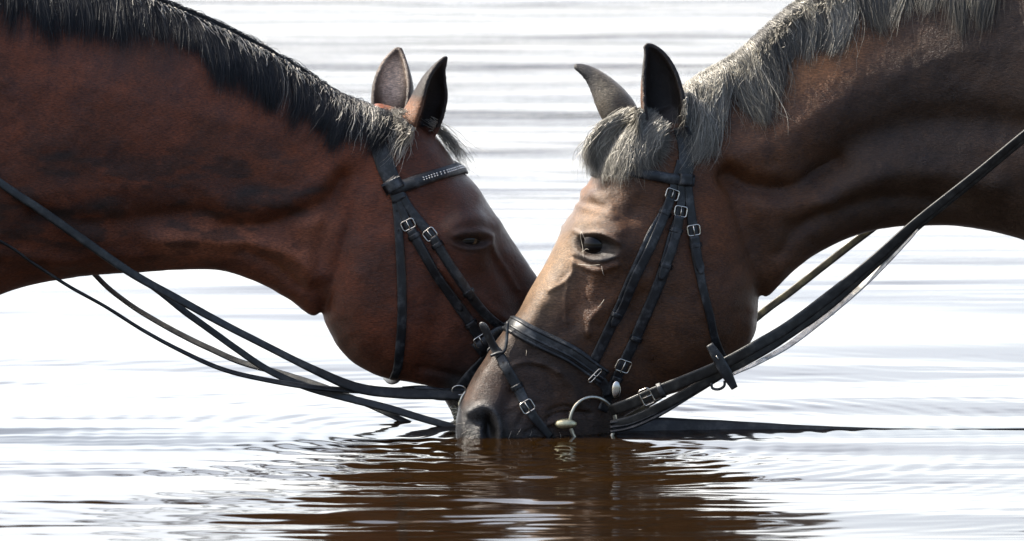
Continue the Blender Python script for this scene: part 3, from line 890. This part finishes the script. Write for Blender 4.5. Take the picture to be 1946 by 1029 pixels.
HR = Horse(FR, [loft(headR_t, headR_b, headR_p), loft(neckR_t, neckR_b, neckR_p, 100), earR_near, earR_far], featR, coatR, MAT_COAT_R, rootR, '', [(1135, 460)], eartestR)

# ================================================================== LEFT HORSE (reddish bay, faces right)
headL_t = [(715, 195), (752, 205), (790, 225), (832, 262), (868, 312), (905, 352), (935, 400), (968, 448), (996, 490), (1022, 530), (1044, 582), (1062, 640), (1078, 700), (1088, 755), (1088, 805), (1076, 845), (1050, 875)]
headL_b = [(640, 400), (622, 460), (612, 530), (612, 592), (632, 640), (665, 682), (706, 708), (745, 720), (785, 728), (822, 740), (842, 760), (858, 785), (872, 815), (900, 850), (935, 880), (980, 895), (1010, 892)]
headL_p = [r_[:] for r_ in headR_p]
neckL_t = [(770, 240), (735, 212), (690, 196), (632, 172), (565, 132), (470, 80), (350, 24), (200, -30), (40, -80), (-140, -120), (-340, -140), (-520, -100)]
neckL_b = [(640, 540), (612, 590), (590, 600), (545, 568), (475, 532), (400, 514), (250, 520), (130, 530), (0, 562), (-150, 640), (-330, 790), (-500, 840)]
neckL_p = [[a * k for a, k in zip(r_, ((1.3, 1.55, 1.5, 1.28, 1.08, 1, .98, .95, .92, .9) if i_ < 7 else (1.1, 1.1, 1.1, 1.05, 1.03, 1, .98, .95, .92, .9)))] for i_, r_ in enumerate(neckR_p)]
earL_far = ear([(750, 245, -38), (752, 215, -48), (754, 185, -57), (756, 158, -66), (760, 130, -74), (766, 108, -80), (771, 94, -83)],
               [32, 39, 41, 38, 29, 17, 6], [(-.55, -.15, 1), (-.5, -.15, 1)], (2.1, 1.55), 9)
earL_near = ear([(772, 274, 40), (787, 242, 50), (802, 210, 58), (813, 178, 62), (819, 150, 64), (828, 125, 66), (840, 104, 66)],
               [34, 41, 40, 36, 27, 15, 5], [(.75, .1, .75), (.55, .1, .85)], (2.2, 1.55), 9)
featL = [
    ('b', (895, 445, 54, 42, 5, 2.4), 8), ('l', [(858, 425), (880, 410), (912, 410), (938, 425)], 13, 5),
    ('b', (895, 450, 28, 7, 3, 4), -14), ('r', (895, 449, 34, 15, 3, .16, 3)), ('l', [(862, 436), (885, 430), (912, 432), (930, 442)], 5, 4),
    ('b', (838, 385, 32, 30, 0, 2), -9), ('l', [(842, 500), (880, 540), (925, 575), (970, 610)], 15, 8),
    ('l', [(935, 480), (975, 540), (1000, 590)], 16, -6), ('l', [(925, 450), (960, 500), (985, 545)], 5, 3),
    ('b', (700, 560, 85, 100, -20, 2.4), 8), ('l', [(640, 655), (690, 705), (745, 722), (790, 735)], 12, 4),
    ('l', [(845, 540), (830, 620), (800, 700)], 26, -6),
    ('l', [(655, 340), (640, 390), (618, 440), (606, 520), (614, 580)], 15, -10),
    ('l', [(660, 330), (620, 382), (560, 408), (500, 428), (430, 430)], 18, -13),
    ('l', [(300, 448), (400, 448), (480, 452), (560, 480), (600, 520)], 20, 13),
    ('l', [(620, 330), (570, 370), (500, 385), (420, 380)], 24, 6),
    ('l', [(80, 400), (180, 420), (280, 410), (400, 400)], 20, -8), ('l', [(0, 470), (120, 490), (260, 480), (400, 480)], 16, 5),
    ('l', [(470, 470), (520, 500), (570, 540)], 12, -6), ('l', [(100, 250), (200, 230), (320, 260)], 50, 5),
    ('l', [(800, 700), (840, 705), (880, 715)], 10, -6), ('b', (870, 735, 50, 26, 10, 2), -8),
    ('b', (1040, 800, 19, 27, 8, 4), -28),
]
def coatL(x, y, V, n, isear):
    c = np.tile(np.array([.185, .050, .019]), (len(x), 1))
    big = vnoise(x, y, 80, 21)
    c = lerp(c, (.085, .026, .010), np.clip((big - .45) * 1.8, 0, 1))
    c = lerp(c, (.21, .058, .020), .7 * blob(x, y, 560, 300, 130, 90, 20, 2))
    c = lerp(c, (.40, .14, .07), .85 * line(x, y, [(330, 455), (480, 455), (580, 480), (600, 420)], 34))  # light bounced off the water, painted paler along the lower neck ridge
    # wet dark patches
    w = vnoise(x * .45, y * 1.3, 26, 31) * .65 + vnoise(x * .5, y * 1.2, 11, 33) * .35
    zone = np.clip(1 - np.abs(y - 380) / 150, 0, 1) * np.clip((640 - x) / 120, 0, 1)
    c = lerp(c, (.034, .020, .014), .62 * np.clip((w - .53) * 8, 0, 1) * np.clip(zone * 2, 0, 1))
    for (cx, cy, rx, ry) in ((125, 288, 36, 11), (480, 358, 42, 15), (600, 356, 30, 8), (200, 380, 40, 14), (110, 400, 60, 16)):
        c = lerp(c, (.024, .020, .018), .8 * blob(x, y, cx, cy, rx, ry, -8, 3))
    # darker face and muzzle
    c = lerp(c, (.046, .018, .011), .75 * np.clip((x - 770 - (y - 500) * .1) / 130, 0, 1))
    c = lerp(c, (.018, .015, .015), np.clip((x - 780) / 80, 0, 1) * np.clip((y - 640) / 80, 0, 1))
    c = lerp(c, (.024, .016, .014), .85 * blob(x, y, 895, 448, 46, 26, 5, 4))
    c = lerp(c, (.045, .03, .024), .6 * blob(x, y, 640, 700, 80, 50, 30, 2))
    c = lerp(c, (.26, .085, .03), .9 * blob(x, y, 545, 515, 30, 18, 30, 2) * (vnoise(x, y, 5, 41) > .45))  # tufts below the throat painted orange as if sunlit
    e = isear; near = e & (V[:, 2] > 0); far = e & (V[:, 2] < 0)
    # near ear: brown outside, black inside
    t = np.clip((x[near] - (792 + (240 - y[near]) * .22)) / 8, 0, 1) * np.clip((262 - y[near]) / 14, 0, 1)
    t = np.maximum(t, np.clip((200 - y[near]) / 25, 0, 1))
    c[near] = lerp(np.tile((.25, .11, .05), (near.sum(), 1)), (.014, .009, .008), t)
    t = blob(V[far, 0] + V[far, 2] * .2, y[far], 741, 158, 25, 46, 4, 4) * (np.abs(n[far][:, 2]) > .2)
    c[far] = lerp(np.tile((.035, .022, .018), (far.sum(), 1)), (1.15, 1.0, .86), t * (.6 + .4 * vnoise(x[far], y[far], 6, 5)))  # pale inner hair, lifted further to paint sunlight glowing in the ear
    c = lerp(c, (.22, .105, .055), .7 * blob(x, y, 762, 225, 30, 28, 0, 2) * (~isear))
    return c * .66
def eartestL(V):
    u, v, w = V.T
    return ((w > 14) & (v < 240) & (u > 735)) | ((w < -12) & (v < 215) & (u > 695) & (u < 800))
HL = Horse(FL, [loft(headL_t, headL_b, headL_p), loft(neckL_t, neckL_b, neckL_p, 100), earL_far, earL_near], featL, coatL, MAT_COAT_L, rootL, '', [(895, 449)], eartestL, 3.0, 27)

# ================================================================== MANES
mane(HR, 'mane', rootR, MAT_HAIR_R,
     [(1292, 162), (1330, 138), (1400, 96), (1462, 40), (1525, -8), (1625, -70), (1760, -130), (1920, -186), (2100, -230)],
     [(.1, .5), (.2, .5), (.5, .25), (.4, .2), (.6, .2), (.6, .3), (.6, .3), (.6, .3)],
     [(-.12, 1), (.10, 1), (.10, 1), (.02, 1), (.1, 1), (.2, 1), (.3, 1), (.4, 1)],
     [98, 138, 148, 142, 118, 90, 98, 108, 120, 130, 138, 145, 150, 158, 165, 172, 175, 175, 170, 160, 150], 17000, 44, .00048, wave=8, frizz=.2, clumpf=.8, offmax=26, spark=.05, kinks=1.15)
mane(HL, 'mane', rootL, MAT_HAIR_L,
     [(775, 236), (735, 210), (690, 192), (632, 168), (565, 127), (470, 74), (350, 17), (200, -38), (40, -88), (-140, -130)],
     [(-.1, .3), (.2, .4), (.7, .3), (.9, .35), (.9, .35), (.9, .3), (.9, .3), (.9, .3)],
     [(-.5, 1), (-.25, 1), (.1, 1), (.35, 1), (.4, 1), (.3, 1), (.35, 1), (.3, 1), (.3, 1)],
     [60, 68, 76, 90, 102, 112, 120, 126, 136, 142, 145, 115, 92, 128, 136, 145, 150, 140, 150, 160, 170], 15000, 75, .00042, wave=6, frizz=.2, clumpf=.62, offmax=18, tone_head=.45, spark=.07, spark_c=(0, .62))

def forelock(h, name, root, mat, roots, tips, ctrl, n, clumps, rad, wave=6, K=16, off=(4, 26), wroot=(-30, 38), clumpf=.7, wtip=None, frizz=.1, tone_shift=0):
    """roots, tips, ctrl: polylines in (u, v); a strand joins matching fractions"""
    R_, T_, C_ = crom(roots, 200), crom(tips, 200), crom(ctrl, 200)
    ck = rng.random(clumps); c = rng.random(n); k = np.argmin(abs(c[:, None] - ck[None]), 1)
    ct = rng.random(clumps); cph = rng.random(clumps) * 6.28; cl = rng.normal(size=(clumps, 2)) * 9
    g = lambda A, q: A[(q * 199).astype(int)]
    cr_ = np.clip(c + rng.normal(size=n) * .22, 0, .999); cm_ = (c + cr_) / 2
    p0 = g(R_, cr_) + rng.normal(size=(n, 2)) * 5; p1 = g(C_, cm_) + rng.normal(size=(n, 2)) * 7
    cf = np.clip(clumpf + rng.normal(size=n) * .2, 0, .95)[:, None]
    tip = g(T_, c) * (1 - cf) + (g(T_, ck)[k] + cl[k]) * cf + rng.normal(size=(n, 2)) * 5
    p2 = p0 + (tip - p0) * rng.uniform(.62, 1.06, n)[:, None] ** .8
    s = np.linspace(0, 1, K); uv = bez(p0, p1, p2, s)
    perp = unit(np.stack([-(p2 - p0)[:, 1], (p2 - p0)[:, 0]], 1))
    uv = uv + perp[:, None] * (wave * (rng.random(n)[:, None] * .6 + .4) * s ** 1.2 * np.sin(s * 8 + cph[k][:, None] + rng.normal(size=(n, 1)) * .4))[..., None]
    fr = rng.random(n) < frizz
    uv = uv + (rng.normal(size=(n, 2))[:, None] * (s ** 1.5)[None, :, None] * 14) * fr[:, None, None]
    kink = np.cumsum(rng.normal(size=(n, K, 2)), 1) * 1.1; uv = uv + (kink - kink[:, :1]) * (s ** .5)[None, :, None]
    Ws = h.W(uv[..., 0], uv[..., 1]); o = rng.uniform(off[0], off[1], n)[:, None]
    w0 = rng.uniform(wroot[0], wroot[1], n)[:, None]
    wt = (c[:, None] * 60 - 20) if wtip is None else rng.uniform(wtip[0], wtip[1], n)[:, None]
    free = w0 * (1 - s) + wt * s
    w = np.where(Ws > 6, np.maximum(free * .3, Ws + o * (1 - .45 * s)), free)
    for _ in range(6): w = np.apply_along_axis(lambda r_: np.convolve(np.pad(r_, 1, mode='edge'), [.25, .5, .25], 'valid'), 1, w)
    w = np.maximum(w, np.where(Ws > 6, Ws + 2, -99))
    S = h.fr.M(np.stack([uv[..., 0] - np.clip(w, 0, None) * np.sin(h.fr.ang(uv[..., 0])), uv[..., 1], w], -1))
    return hair_mesh(name, S, rad * rng.uniform(.6, 1.25, n), mat, root, np.clip(.55 * rng.random(n) + .45 * ct[k] + tone_shift, 0, 1))
forelock(HR, 'forelock', rootR, MAT_HAIR_R,
         [(1180, 222), (1205, 212), (1232, 215), (1262, 235)],
         [(1114, 312), (1128, 330), (1158, 334), (1190, 324), (1222, 310), (1248, 288), (1256, 262)],
         [(1112, 240), (1142, 250), (1185, 258), (1215, 260), (1245, 265)], 9000, 26, .00046, wtip=(12, 48), wroot=(0, 44), tone_shift=.08, wave=11, frizz=.2, off=(2, 22))
forelock(HL, 'forelock', rootL, MAT_HAIR_R,
         [(815, 228), (828, 240), (836, 255)], [(895, 345), (905, 330), (875, 300), (860, 290)],
         [(850, 240), (862, 262), (855, 272)], 190, 9, .00032, off=(3, 12), wroot=(10, 30), wtip=(0, 30), clumpf=.35, frizz=.4)
# pale fuzz at the ear root of the left horse
forelock(HL, 'ear_fuzz', rootL, MAT_HAIR_R,
         [(735, 214), (755, 208), (775, 206)], [(722, 232), (745, 226), (768, 222)], [(722, 220), (742, 212), (765, 208)], 240, 14, .00030, off=(1, 4), wroot=(-30, 30), wtip=(0, 20), tone_shift=-.1)

# ================================================================== RIGHT BRIDLE
bR = empty('bridle', P(1200, 500, -0.06))
tag(bR, 'black leather bridle with padded noseband and silver buckles on the brown horse', 'bridle', 'leather bridles worn by the two horses')
hp, W, Nn = strap(HR, 'headpiece', bR, [(1291, 236), (1299, 262), (1301, 300), (1297, 352)], [30, 32, 30, 24], .0012)
# browband
wrap(HR, 'browband', bR, [(1314, 338), (1290, 336), (1255, 330), (1215, 323), (1180, 320), (1150, 322), (1128, 326)], (1128, 330), 20, .0034, .003, padded=.3)
keeper(bR, W, Nn, 1297, 340, 30 / PPM, .005, .018)
# noseband hanger (front cheekpiece)
c1, W, Nn = strap(HR, 'cheekpiece', bR, [(1289, 300), (1276, 352), (1262, 392), (1235, 440), (1210, 496), (1182, 560), (1155, 620), (1128, 678)], [13, 17, 22, 23, 23, 23, 21, 20], .001)
buckle(c1, W, Nn, 1269, 368, 21 / PPM, .016); keeper(c1, W, Nn, 1258, 402, 22 / PPM); keeper(c1, W, Nn, 1168, 598, 22 / PPM)
holes(c1, W, Nn, .02, (1250, 415), (1185, 560))
# bit cheekpiece (behind)
c2, W, Nn = strap(HR, 'cheekpiece', bR, [(1291, 330), (1289, 392), (1275, 445), (1256, 510), (1232, 572), (1205, 635), (1180, 688), (1158, 735), (1142, 775)], [13, 18, 24, 23, 21, 21, 21, 20, 20], .0016)
buckle(c2, W, Nn, 1285, 402, 20 / PPM, .016); keeper(c2, W, Nn, 1280, 436, 24 / PPM); keeper(c2, W, Nn, 1254, 502, 24 / PPM)
buckle(c2, W, Nn, 1176, 690, 24 / PPM, .019); keeper(c2, W, Nn, 1200, 640, 22 / PPM); keeper(c2, W, Nn, 1164, 718, 22 / PPM)
strap(HR, 'strap_end', bR, [(1285, 403), (1278, 440), (1266, 480), (1250, 522)], 19, .0062, .002, False, pointed=(False, True))
strap(HR, 'strap_end', bR, [(1269, 369), (1259, 398), (1240, 442), (1205, 515), (1180, 572), (1160, 612)], 18, .0055, .0018, False, pointed=(False, True))
# throatlatch
tl, W, Nn = strap(HR, 'throatlatch', bR, [(1303, 345), (1309, 395), (1315, 440), (1322, 490), (1332, 540), (1345, 590), (1355, 635), (1370, 672), (1385, 695)], [17, 18, 20, 20, 17, 16, 16, 16, 16], .0012)
buckle(tl, W, Nn, 1313, 440, 20 / PPM, .016); keeper(tl, W, Nn, 1318, 466, 20 / PPM)
strap(HR, 'strap_end', bR, [(1314, 441), (1319, 475), (1328, 512)], 17, .0058, .002, False, pointed=(False, True))
# noseband: padded band over the nose bone with a raised ridge
nb1, W, Nn = wrap(HR, 'noseband', bR, [(1148, 708), (1120, 690), (1085, 666), (1040, 646), (1000, 628), (972, 614), (962, 609)], (958, 607), [26, 34, 36, 36, 34, 36, 36, 34, 26], .0036, .001, padded=.3)
mb = MB(); 
for off in (-.0112, -.0035, .0095):
    Tn = unit(np.gradient(W, axis=0)); A = unit(np.cross(Tn, Nn)); tube_mb(mb, W + A * off + Nn * .0046, .0026, 8)
mb.build('padding_ridge', MAT_LEATHER, nb1)
# second narrow band just below the noseband top, ending in the ring link
nb2, W, Nn = strap(HR, 'noseband_tab', bR, [(1128, 704), (1148, 726), (1152, 745)], [22, 20, 16], .003)
buckle(nb2, W, Nn, 1132, 706, 28 / PPM, .006, .004)
# flash strap
fs, W, Nn = strap(HR, 'flash_strap', bR, [(930, 636), (940, 654), (960, 690), (982, 730), (1002, 768), (1025, 800), (1046, 824)], [17, 19, 20, 20, 19, 16, 14], .0016)
buckle(fs, W, Nn, 1007, 768, 20 / PPM, .018); keeper(fs, W, Nn, 985, 733, 20 / PPM); holes(fs, W, Nn, .02, (948, 668), (978, 722))
# loose tip of the flash strap standing off the nose
a, b_ = W[3], W[0]
free_q = np.array([a + Nn[3] * .003, b_ + Nn[0] * .004, P(921, 624, b_[1] - .006), P(913, 614, b_[1] - .004)])
fq = crom(free_q, 24); mb = MB(); ribbon_mb(mb, fq, np.tile(Nn[0], (24, 1)), .0145, .0026, 0, (False, True)); mb.build('strap_end', MAT_LEATHER, fs)
lp = HR.fr.M(np.array([[0, 0, 0]]))
mb = MB(); c0 = W[2]; tube_mb(mb, crom(np.array([c0 + Nn[2] * .006 + np.array([-.011, 0, -.004]), c0 + Nn[2] * .007, c0 + Nn[2] * .006 + np.array([.012, 0, .007]), P(965, 612, c0[1] + .004)]), 20), .0026, 8); mb.build('flash_loop', MAT_LEATHER, fs)
# bit
Pb, Nb = HR.path([(1088, 800), (1125, 795), (1165, 790)], 4, 3); Wb, Nb2 = HR.world(Pb, Nb)
yb = Wb[:, 1].min() - .008
def ring_pts(cx, cy, rx, ry, Y, n=48, tilt=.0):
    th = np.linspace(0, 2 * math.pi, n, endpoint=False)
    return P(cx + rx * np.cos(th), cy + ry * np.sin(th), Y + tilt * np.cos(th))
bit = MB(); tube_mb(bit, ring_pts(1126, 803, 43, 48, yb, tilt=.012), .0031, 10, True)
bito = bit.build('bit_ring', MAT_BIT, bR)
v, f = ball(P(1075, 806, yb - .012), (.0175, .008, .0085), 24, 14); MB().add(v, f).build('mouthpiece', MAT_EGG, bito)
mb = MB(); tube_mb(mb, np.array([P(1085, 782, yb - .004), P(1083, 798, yb - .006)]), .003, 8); tube_mb(mb, np.array([P(1084, 810, yb - .004), P(1092, 832, yb)]), .0028, 8); mb.build('ring_collar', MAT_BIT, bito)
bit = MB(); tube_mb(bit, ring_pts(1100, 797, 41, 43, yb + .16), .0031, 10, True); bit.build('bit_ring', MAT_BIT, bR)
# cheekpiece end folded over the ring and silver keeper plate behind it
mb = MB(); v, f = ball(P(1171, 741, yb + .006), (.0075, .0035, .014), 18, 12)
mb.add(v, f).build('silver_dee', MAT_METAL, bR)
# reins of the right horse ------------------------------------------------
yr = yb - .004
rn, W, Nn = free_strap('rein', bR, [(1160, 780, yr), (1195, 768, yr - .012), (1240, 748, yr - .02), (1300, 724, yr - .028), (1370, 694, yr - .034), (1440, 656, yr - .036), (1500, 620, -.06), (1570, 568, -.05), (1650, 504, -.05), (1740, 424, -.055), (1850, 335, -.07), (1950, 252, -.09), (2090, 140, -.12), (2240, 30, -.13)],
                       [22, 23, 22, 22, 22, 20, 18, 15, 14, 13, 12, 11], (.35, -1, 0), .003, over=HR)
buckle(rn, W, Nn, 1229, 754, 26 / PPM, .018); keeper(rn, W, Nn, 1262, 742, 26 / PPM)
free_strap('rein', bR, [(1162, 806, yr + .006), (1200, 798, yr), (1250, 776, yr - .01), (1310, 744, yr - .018), (1372, 708, yr - .022), (1440, 672, yr - .02), (1500, 634, -.045), (1575, 582, -.035), (1650, 515, -.035), (1740, 434, -.045), (1850, 345, -.062), (1950, 262, -.082), (2090, 150, -.11), (2240, 40, -.12)],
           [16, 18, 20, 20, 16, 16, 14, 13, 12, 10, 10, 10], (0, -1, -.1), .0028, over=HR)
for dy, wd in ((4, 7), (13, 7), (21, 7)):
    free_strap('rein_strand', bR, [(1160, 800 + dy, yr + .004), (1200, 792 + dy, yr), (1250, 770 + dy, yr - .008), (1310, 738 + dy * .8, yr - .014), (1376, 704 + dy * .5, yr - .016)], wd, (0, -1, .8), .003, MAT_LEATHER)
free_strap('rein', bR, [(1392, 712, yr - .024), (1440, 690, yr - .024), (1500, 656, -.052), (1570, 602, -.045), (1650, 534, -.045), (1720, 464, -.05), (1745, 436, -.052)], [6, 10, 12, 13, 11, 8, 4], (0, -.8, .7), .0024, MAT_PALE)
# far side rein seen under the throat
free_strap('rein', bR, [(1180, 800, .12), (1300, 720, .15), (1440, 602, .17), (1500, 557, .18), (1560, 510, .18), (1640, 448, .18), (1760, 360, .18), (1950, 230, .18)], 15, (0, -1, .3), .003, MAT_OLIVE)
# martingale style keeper strap hanging across the reins
ks, W, Nn = free_strap('keeper_strap', bR, [(1348, 655, yr - .041), (1362, 678, yr - .043), (1378, 706, yr - .043), (1396, 738, yr - .040)], [14, 21, 22, 13], (0, -1, .1), .0032, MAT_LEATHER, 24)
free_strap('stopper_loop', bR, [(1352, 728, yr - .03), (1354, 738, yr - .031), (1366, 740, yr - .032), (1376, 734, yr - .032), (1377, 724, yr - .031)], 5, (0, -1, 0), .004, MAT_LEATHER, 20)
buckle(ks, W, Nn, 1363, 682, 10 / PPM, .009, .002)
# slack rein end lying half sunk on the water
free_strap('slack_rein', bR, [(1160, 815, -.005), (1215, 811, .0), (1262, 813, .004), (1350, 819, .008), (1450, 822, .010), (1560, 824, .01), (1700, 823, .01), (1850, 821, .01), (1990, 819, .01)], [24, 40, 44, 36, 28, 18, 12, 10, 9], (0, -.9, .45), .004, MAT_REIN)
free_strap('slack_rein', bR, [(1690, 824, .03), (1760, 820, .03), (1830, 818, .03), (1900, 818, .03), (2000, 822, .03)], [2, 5, 5, 6, 3], (0, -.3, .9), .003, MAT_REIN)

# eye whiskers of the brown horse
for pts in ([(1103, 437), (1106, 460), (1110, 482)], [(1104, 436), (1114, 450), (1119, 470)], [(1098, 496), (1120, 498), (1140, 494)], [(1142, 496), (1144, 506), (1146, 512)], [(1147, 560), (1143, 568), (1136, 576)], [(1104, 474), (1114, 472), (1122, 474)]):
    Pl, Nl = HR.path(pts, 3, 2); W_, N_ = HR.world(Pl, Nl)
    mb = MB(); tube_mb(mb, W_ + N_ * np.interp(np.linspace(0, 1, len(W_)), [0, .5, 1], [.001, .006, .004])[:, None], .0003, 5); mb.build('eye_whisker', MAT_LASH, rootR)

# ================================================================== LEFT BRIDLE
bL = empty('bridle', P(850, 500, 0.02))
tag(bL, 'black leather bridle with beaded browband on the reddish bay horse', 'bridle', 'leather bridles worn by the two horses')
hp, W, Nn = strap(HL, 'headpiece', bL, [(716, 246), (722, 272), (734, 308), (750, 345), (762, 372)], [30, 34, 36, 32, 26], .0012)
bb, W, Nn = wrap(HL, 'browband', bL, [(742, 356), (762, 350), (800, 336), (840, 325), (868, 320), (884, 319), (893, 320)], (886, 322), [24, 24, 22, 24, 24, 24, 22, 22, 22], .0036, .003, padded=.3)
# beads along the browband
mb = MB(); d = np.r_[0, np.cumsum(np.linalg.norm(np.diff(W, axis=0), axis=1))]
i0 = idx_near(W, 802, 335)
Tn = unit(np.gradient(W, axis=0)); A = unit(np.cross(Tn, Nn))
s = d[i0]
while s < d[-1] * .62:
    p = np.array([np.interp(s, d, W[:, k]) for k in range(3)]); i = int(np.interp(s, d, np.arange(len(d))))
    for a_ in (-.0018, .0018):
        v, f = ball(p + Nn[i] * .0078 + A[i] * a_, (.0014,) * 3, 8, 6); mb.add(v, f)
    s += .0042 if int(s / .013) % 3 else .0062
mb.build('silver_beads', MAT_BEAD, bb)
keeper(bL, *strap(HL, 'headpiece_fold', bL, [(742, 335), (752, 352), (762, 375)], 28, .004)[1:], 751, 353, 34 / PPM, .004, .02)
tl, W, Nn = strap(HL, 'throatlatch', bL, [(752, 362), (757, 400), (761, 450), (765, 520), (766, 580), (763, 640), (757, 690), (748, 716)], [14, 16, 17, 18, 18, 18, 18, 16], .0014)
holes(tl, W, Nn, .02, (757, 400), (760, 470), .03)
free_strap('throatlatch_loop', tl, [(763, 695, W[-1][1]), (756, 718, W[-1][1] + .01), (744, 724, W[-1][1] + .03), (734, 716, W[-1][1] + .06)], 15, (-.3, -1, .2), .003, MAT_LEATHER, 20)
c1, W, Nn = strap(HL, 'cheekpiece', bL, [(764, 362), (782, 392), (803, 418), (828, 448), (852, 488), (878, 528), (905, 566), (932, 596), (960, 618)], [16, 17, 18, 19, 19, 19, 18, 18, 18], .0016)
buckle(c1, W, Nn, 824, 439, 19 / PPM, .017); keeper(c1, W, Nn, 838, 462, 20 / PPM); holes(c1, W, Nn, .02, (845, 478), (870, 516)); keeper(c1, W, Nn, 893, 552, 20 / PPM)
strap(HL, 'strap_end', c1, [(825, 441), (850, 485), (876, 525), (898, 558)], 16, .0058, .0018, False, pointed=(False, True))
c2, W, Nn = strap(HL, 'cheekpiece', bL, [(757, 366), (768, 398), (782, 428), (806, 470), (832, 514), (858, 552), (884, 590), (905, 625), (918, 650)], [14, 16, 20, 19, 19, 19, 20, 20, 18], .0016)
buckle(c2, W, Nn, 781, 427, 21 / PPM, .015); keeper(c2, W, Nn, 793, 448, 21 / PPM); holes(c2, W, Nn, .02, (806, 470), (860, 556))
strap(HL, 'strap_end', c2, [(782, 429), (806, 468), (832, 510), (860, 550), (878, 580)], 16, .0058, .0018, False, pointed=(False, True))
buckle(c2, W, Nn, 915, 645, 22 / PPM, .017); keeper(c2, W, Nn, 898, 612, 22 / PPM)
wrap(HL, 'noseband', bL, [(905, 660), (930, 640), (960, 620), (990, 606), (1020, 596), (1040, 590)], (1050, 590), 34, .0042, .001, padded=.6)
# straps at the chin, behind the other muzzle
yl = float(HL.world(*HL.path([(830, 715), (850, 722)], 4, 2))[0][:, 1].mean())
fl_, W, Nn = strap(HL, 'flash_strap', bL, [(952, 640), (925, 672), (900, 700), (882, 722), (872, 738)], 20, .0016)
free_strap('curb_strap', bL, [(765, 744, yl), (800, 744, yl - .006), (840, 750, yl - .006), (890, 748, yl)], [18, 24, 24, 20], (0, -1, .3), .004, MAT_LEATHER, 40)
mb = MB(); tube_mb(mb, ring_pts(908, 772, 34, 36, yl - .004, tilt=.01), .003, 10, True)
bo = mb.build('bit_ring', MAT_BIT, bL)
mb = MB(); tube_mb(mb, ring_pts(908, 772, 34, 36, yl + .13), .003, 10, True); mb.build('bit_ring', MAT_BIT, bL)
for (x0, y0, rx, ry) in ((872, 742, 13, 9),): 
    mb = MB(); tube_mb(mb, ring_pts(x0, y0, rx, ry, yl - .012, 24), .0013, 8, True); mb.build('buckle', MAT_METAL, bo)
mb = MB()
for i in range(9):
    tube_mb(mb, ring_pts(862 + 1.5 * i, 776 + i * 4.2, 6, 4, yl - .006, 14, .002 * (-1) ** i), .0011, 6, True)
mb.build('curb_chain', MAT_BIT, bo)
# reins of the left horse -------------------------------------------------
yn = .12 - .15
free_strap('rein', bL, [(-200, 180, -.09), (-90, 276, -.08), (0, 348, -.06), (80, 402, -.05), (160, 458, -.04), (250, 520, -.03), (340, 570, -.01), (420, 614, 0), (500, 655, .01), (600, 705, .02), (680, 738, yl - .02), (760, 748, yl - .012), (830, 750, yl - .01), (885, 752, yl - .006)], [15, 15, 15, 17, 17, 16, 15, 14, 14, 20, 22, 20], (0, -1, .5), .003, over=HL)
free_strap('rein', bL, [(-150, 390, -.06), (0, 460, -.05), (60, 500, -.04), (130, 545, -.03), (200, 584, -.02), (270, 628, -.01), (340, 666, 0), (420, 702, .01), (500, 722, .018), (600, 738, .02), (700, 744, yl - .016), (790, 742, yl - .006)], [5, 5, 5, 6, 6, 7, 9, 10, 12, 14, 14], (0, -.7, .8), .003, over=HL)
free_strap('rein', bL, [(120, 450, .20), (190, 533, .20), (240, 575, .20), (290, 607, .195), (350, 640, .19), (400, 664, .18), (460, 690, .17), (540, 712, .15), (620, 738, .13), (700, 770, .12), (770, 802, .11), (830, 830, .10)], [10, 10, 10, 11, 12, 12, 12, 12, 12, 12, 12], (0, -.8, .7), .003)
free_strap('rein', bL, [(250, 518, .0), (300, 552, .02), (350, 592, .03), (400, 628, .04), (450, 664, .04), (510, 704, .045), (580, 735, .05), (660, 757, .05), (740, 777, .05), (800, 795, .05), (870, 815, .05)], [12, 13, 13, 13, 13, 14, 15, 15, 14, 14], (0, -1, .4), .003)
# chin and lip whiskers of the brown horse
for (x, y, dx, dy) in ((896, 812, -12, 10), (884, 800, -14, 4), (902, 822, -8, 14), (972, 812, -6, 16), (990, 806, -10, 14), (1010, 812, -6, 14), (1062, 815, -3, 14), (1000, 660, -2, 10)):
    a, n_ = HR.hit(x, y)
    if a is None: continue
    w0_, n0_ = HR.world(a[None], n_[None]); w0_ = w0_[0]; n0_ = n0_[0]
    e = w0_ + n0_ * .012 + np.array([dx, 0, -dy]) / PPM
    mb = MB(); tube_mb(mb, crom(np.array([w0_, w0_ + n0_ * .009 + np.array([dx, 0, -dy]) / PPM * .3, e]), 10), [.00022, .00018, .0001], 5); mb.build('whisker', MAT_LASH, rootR)
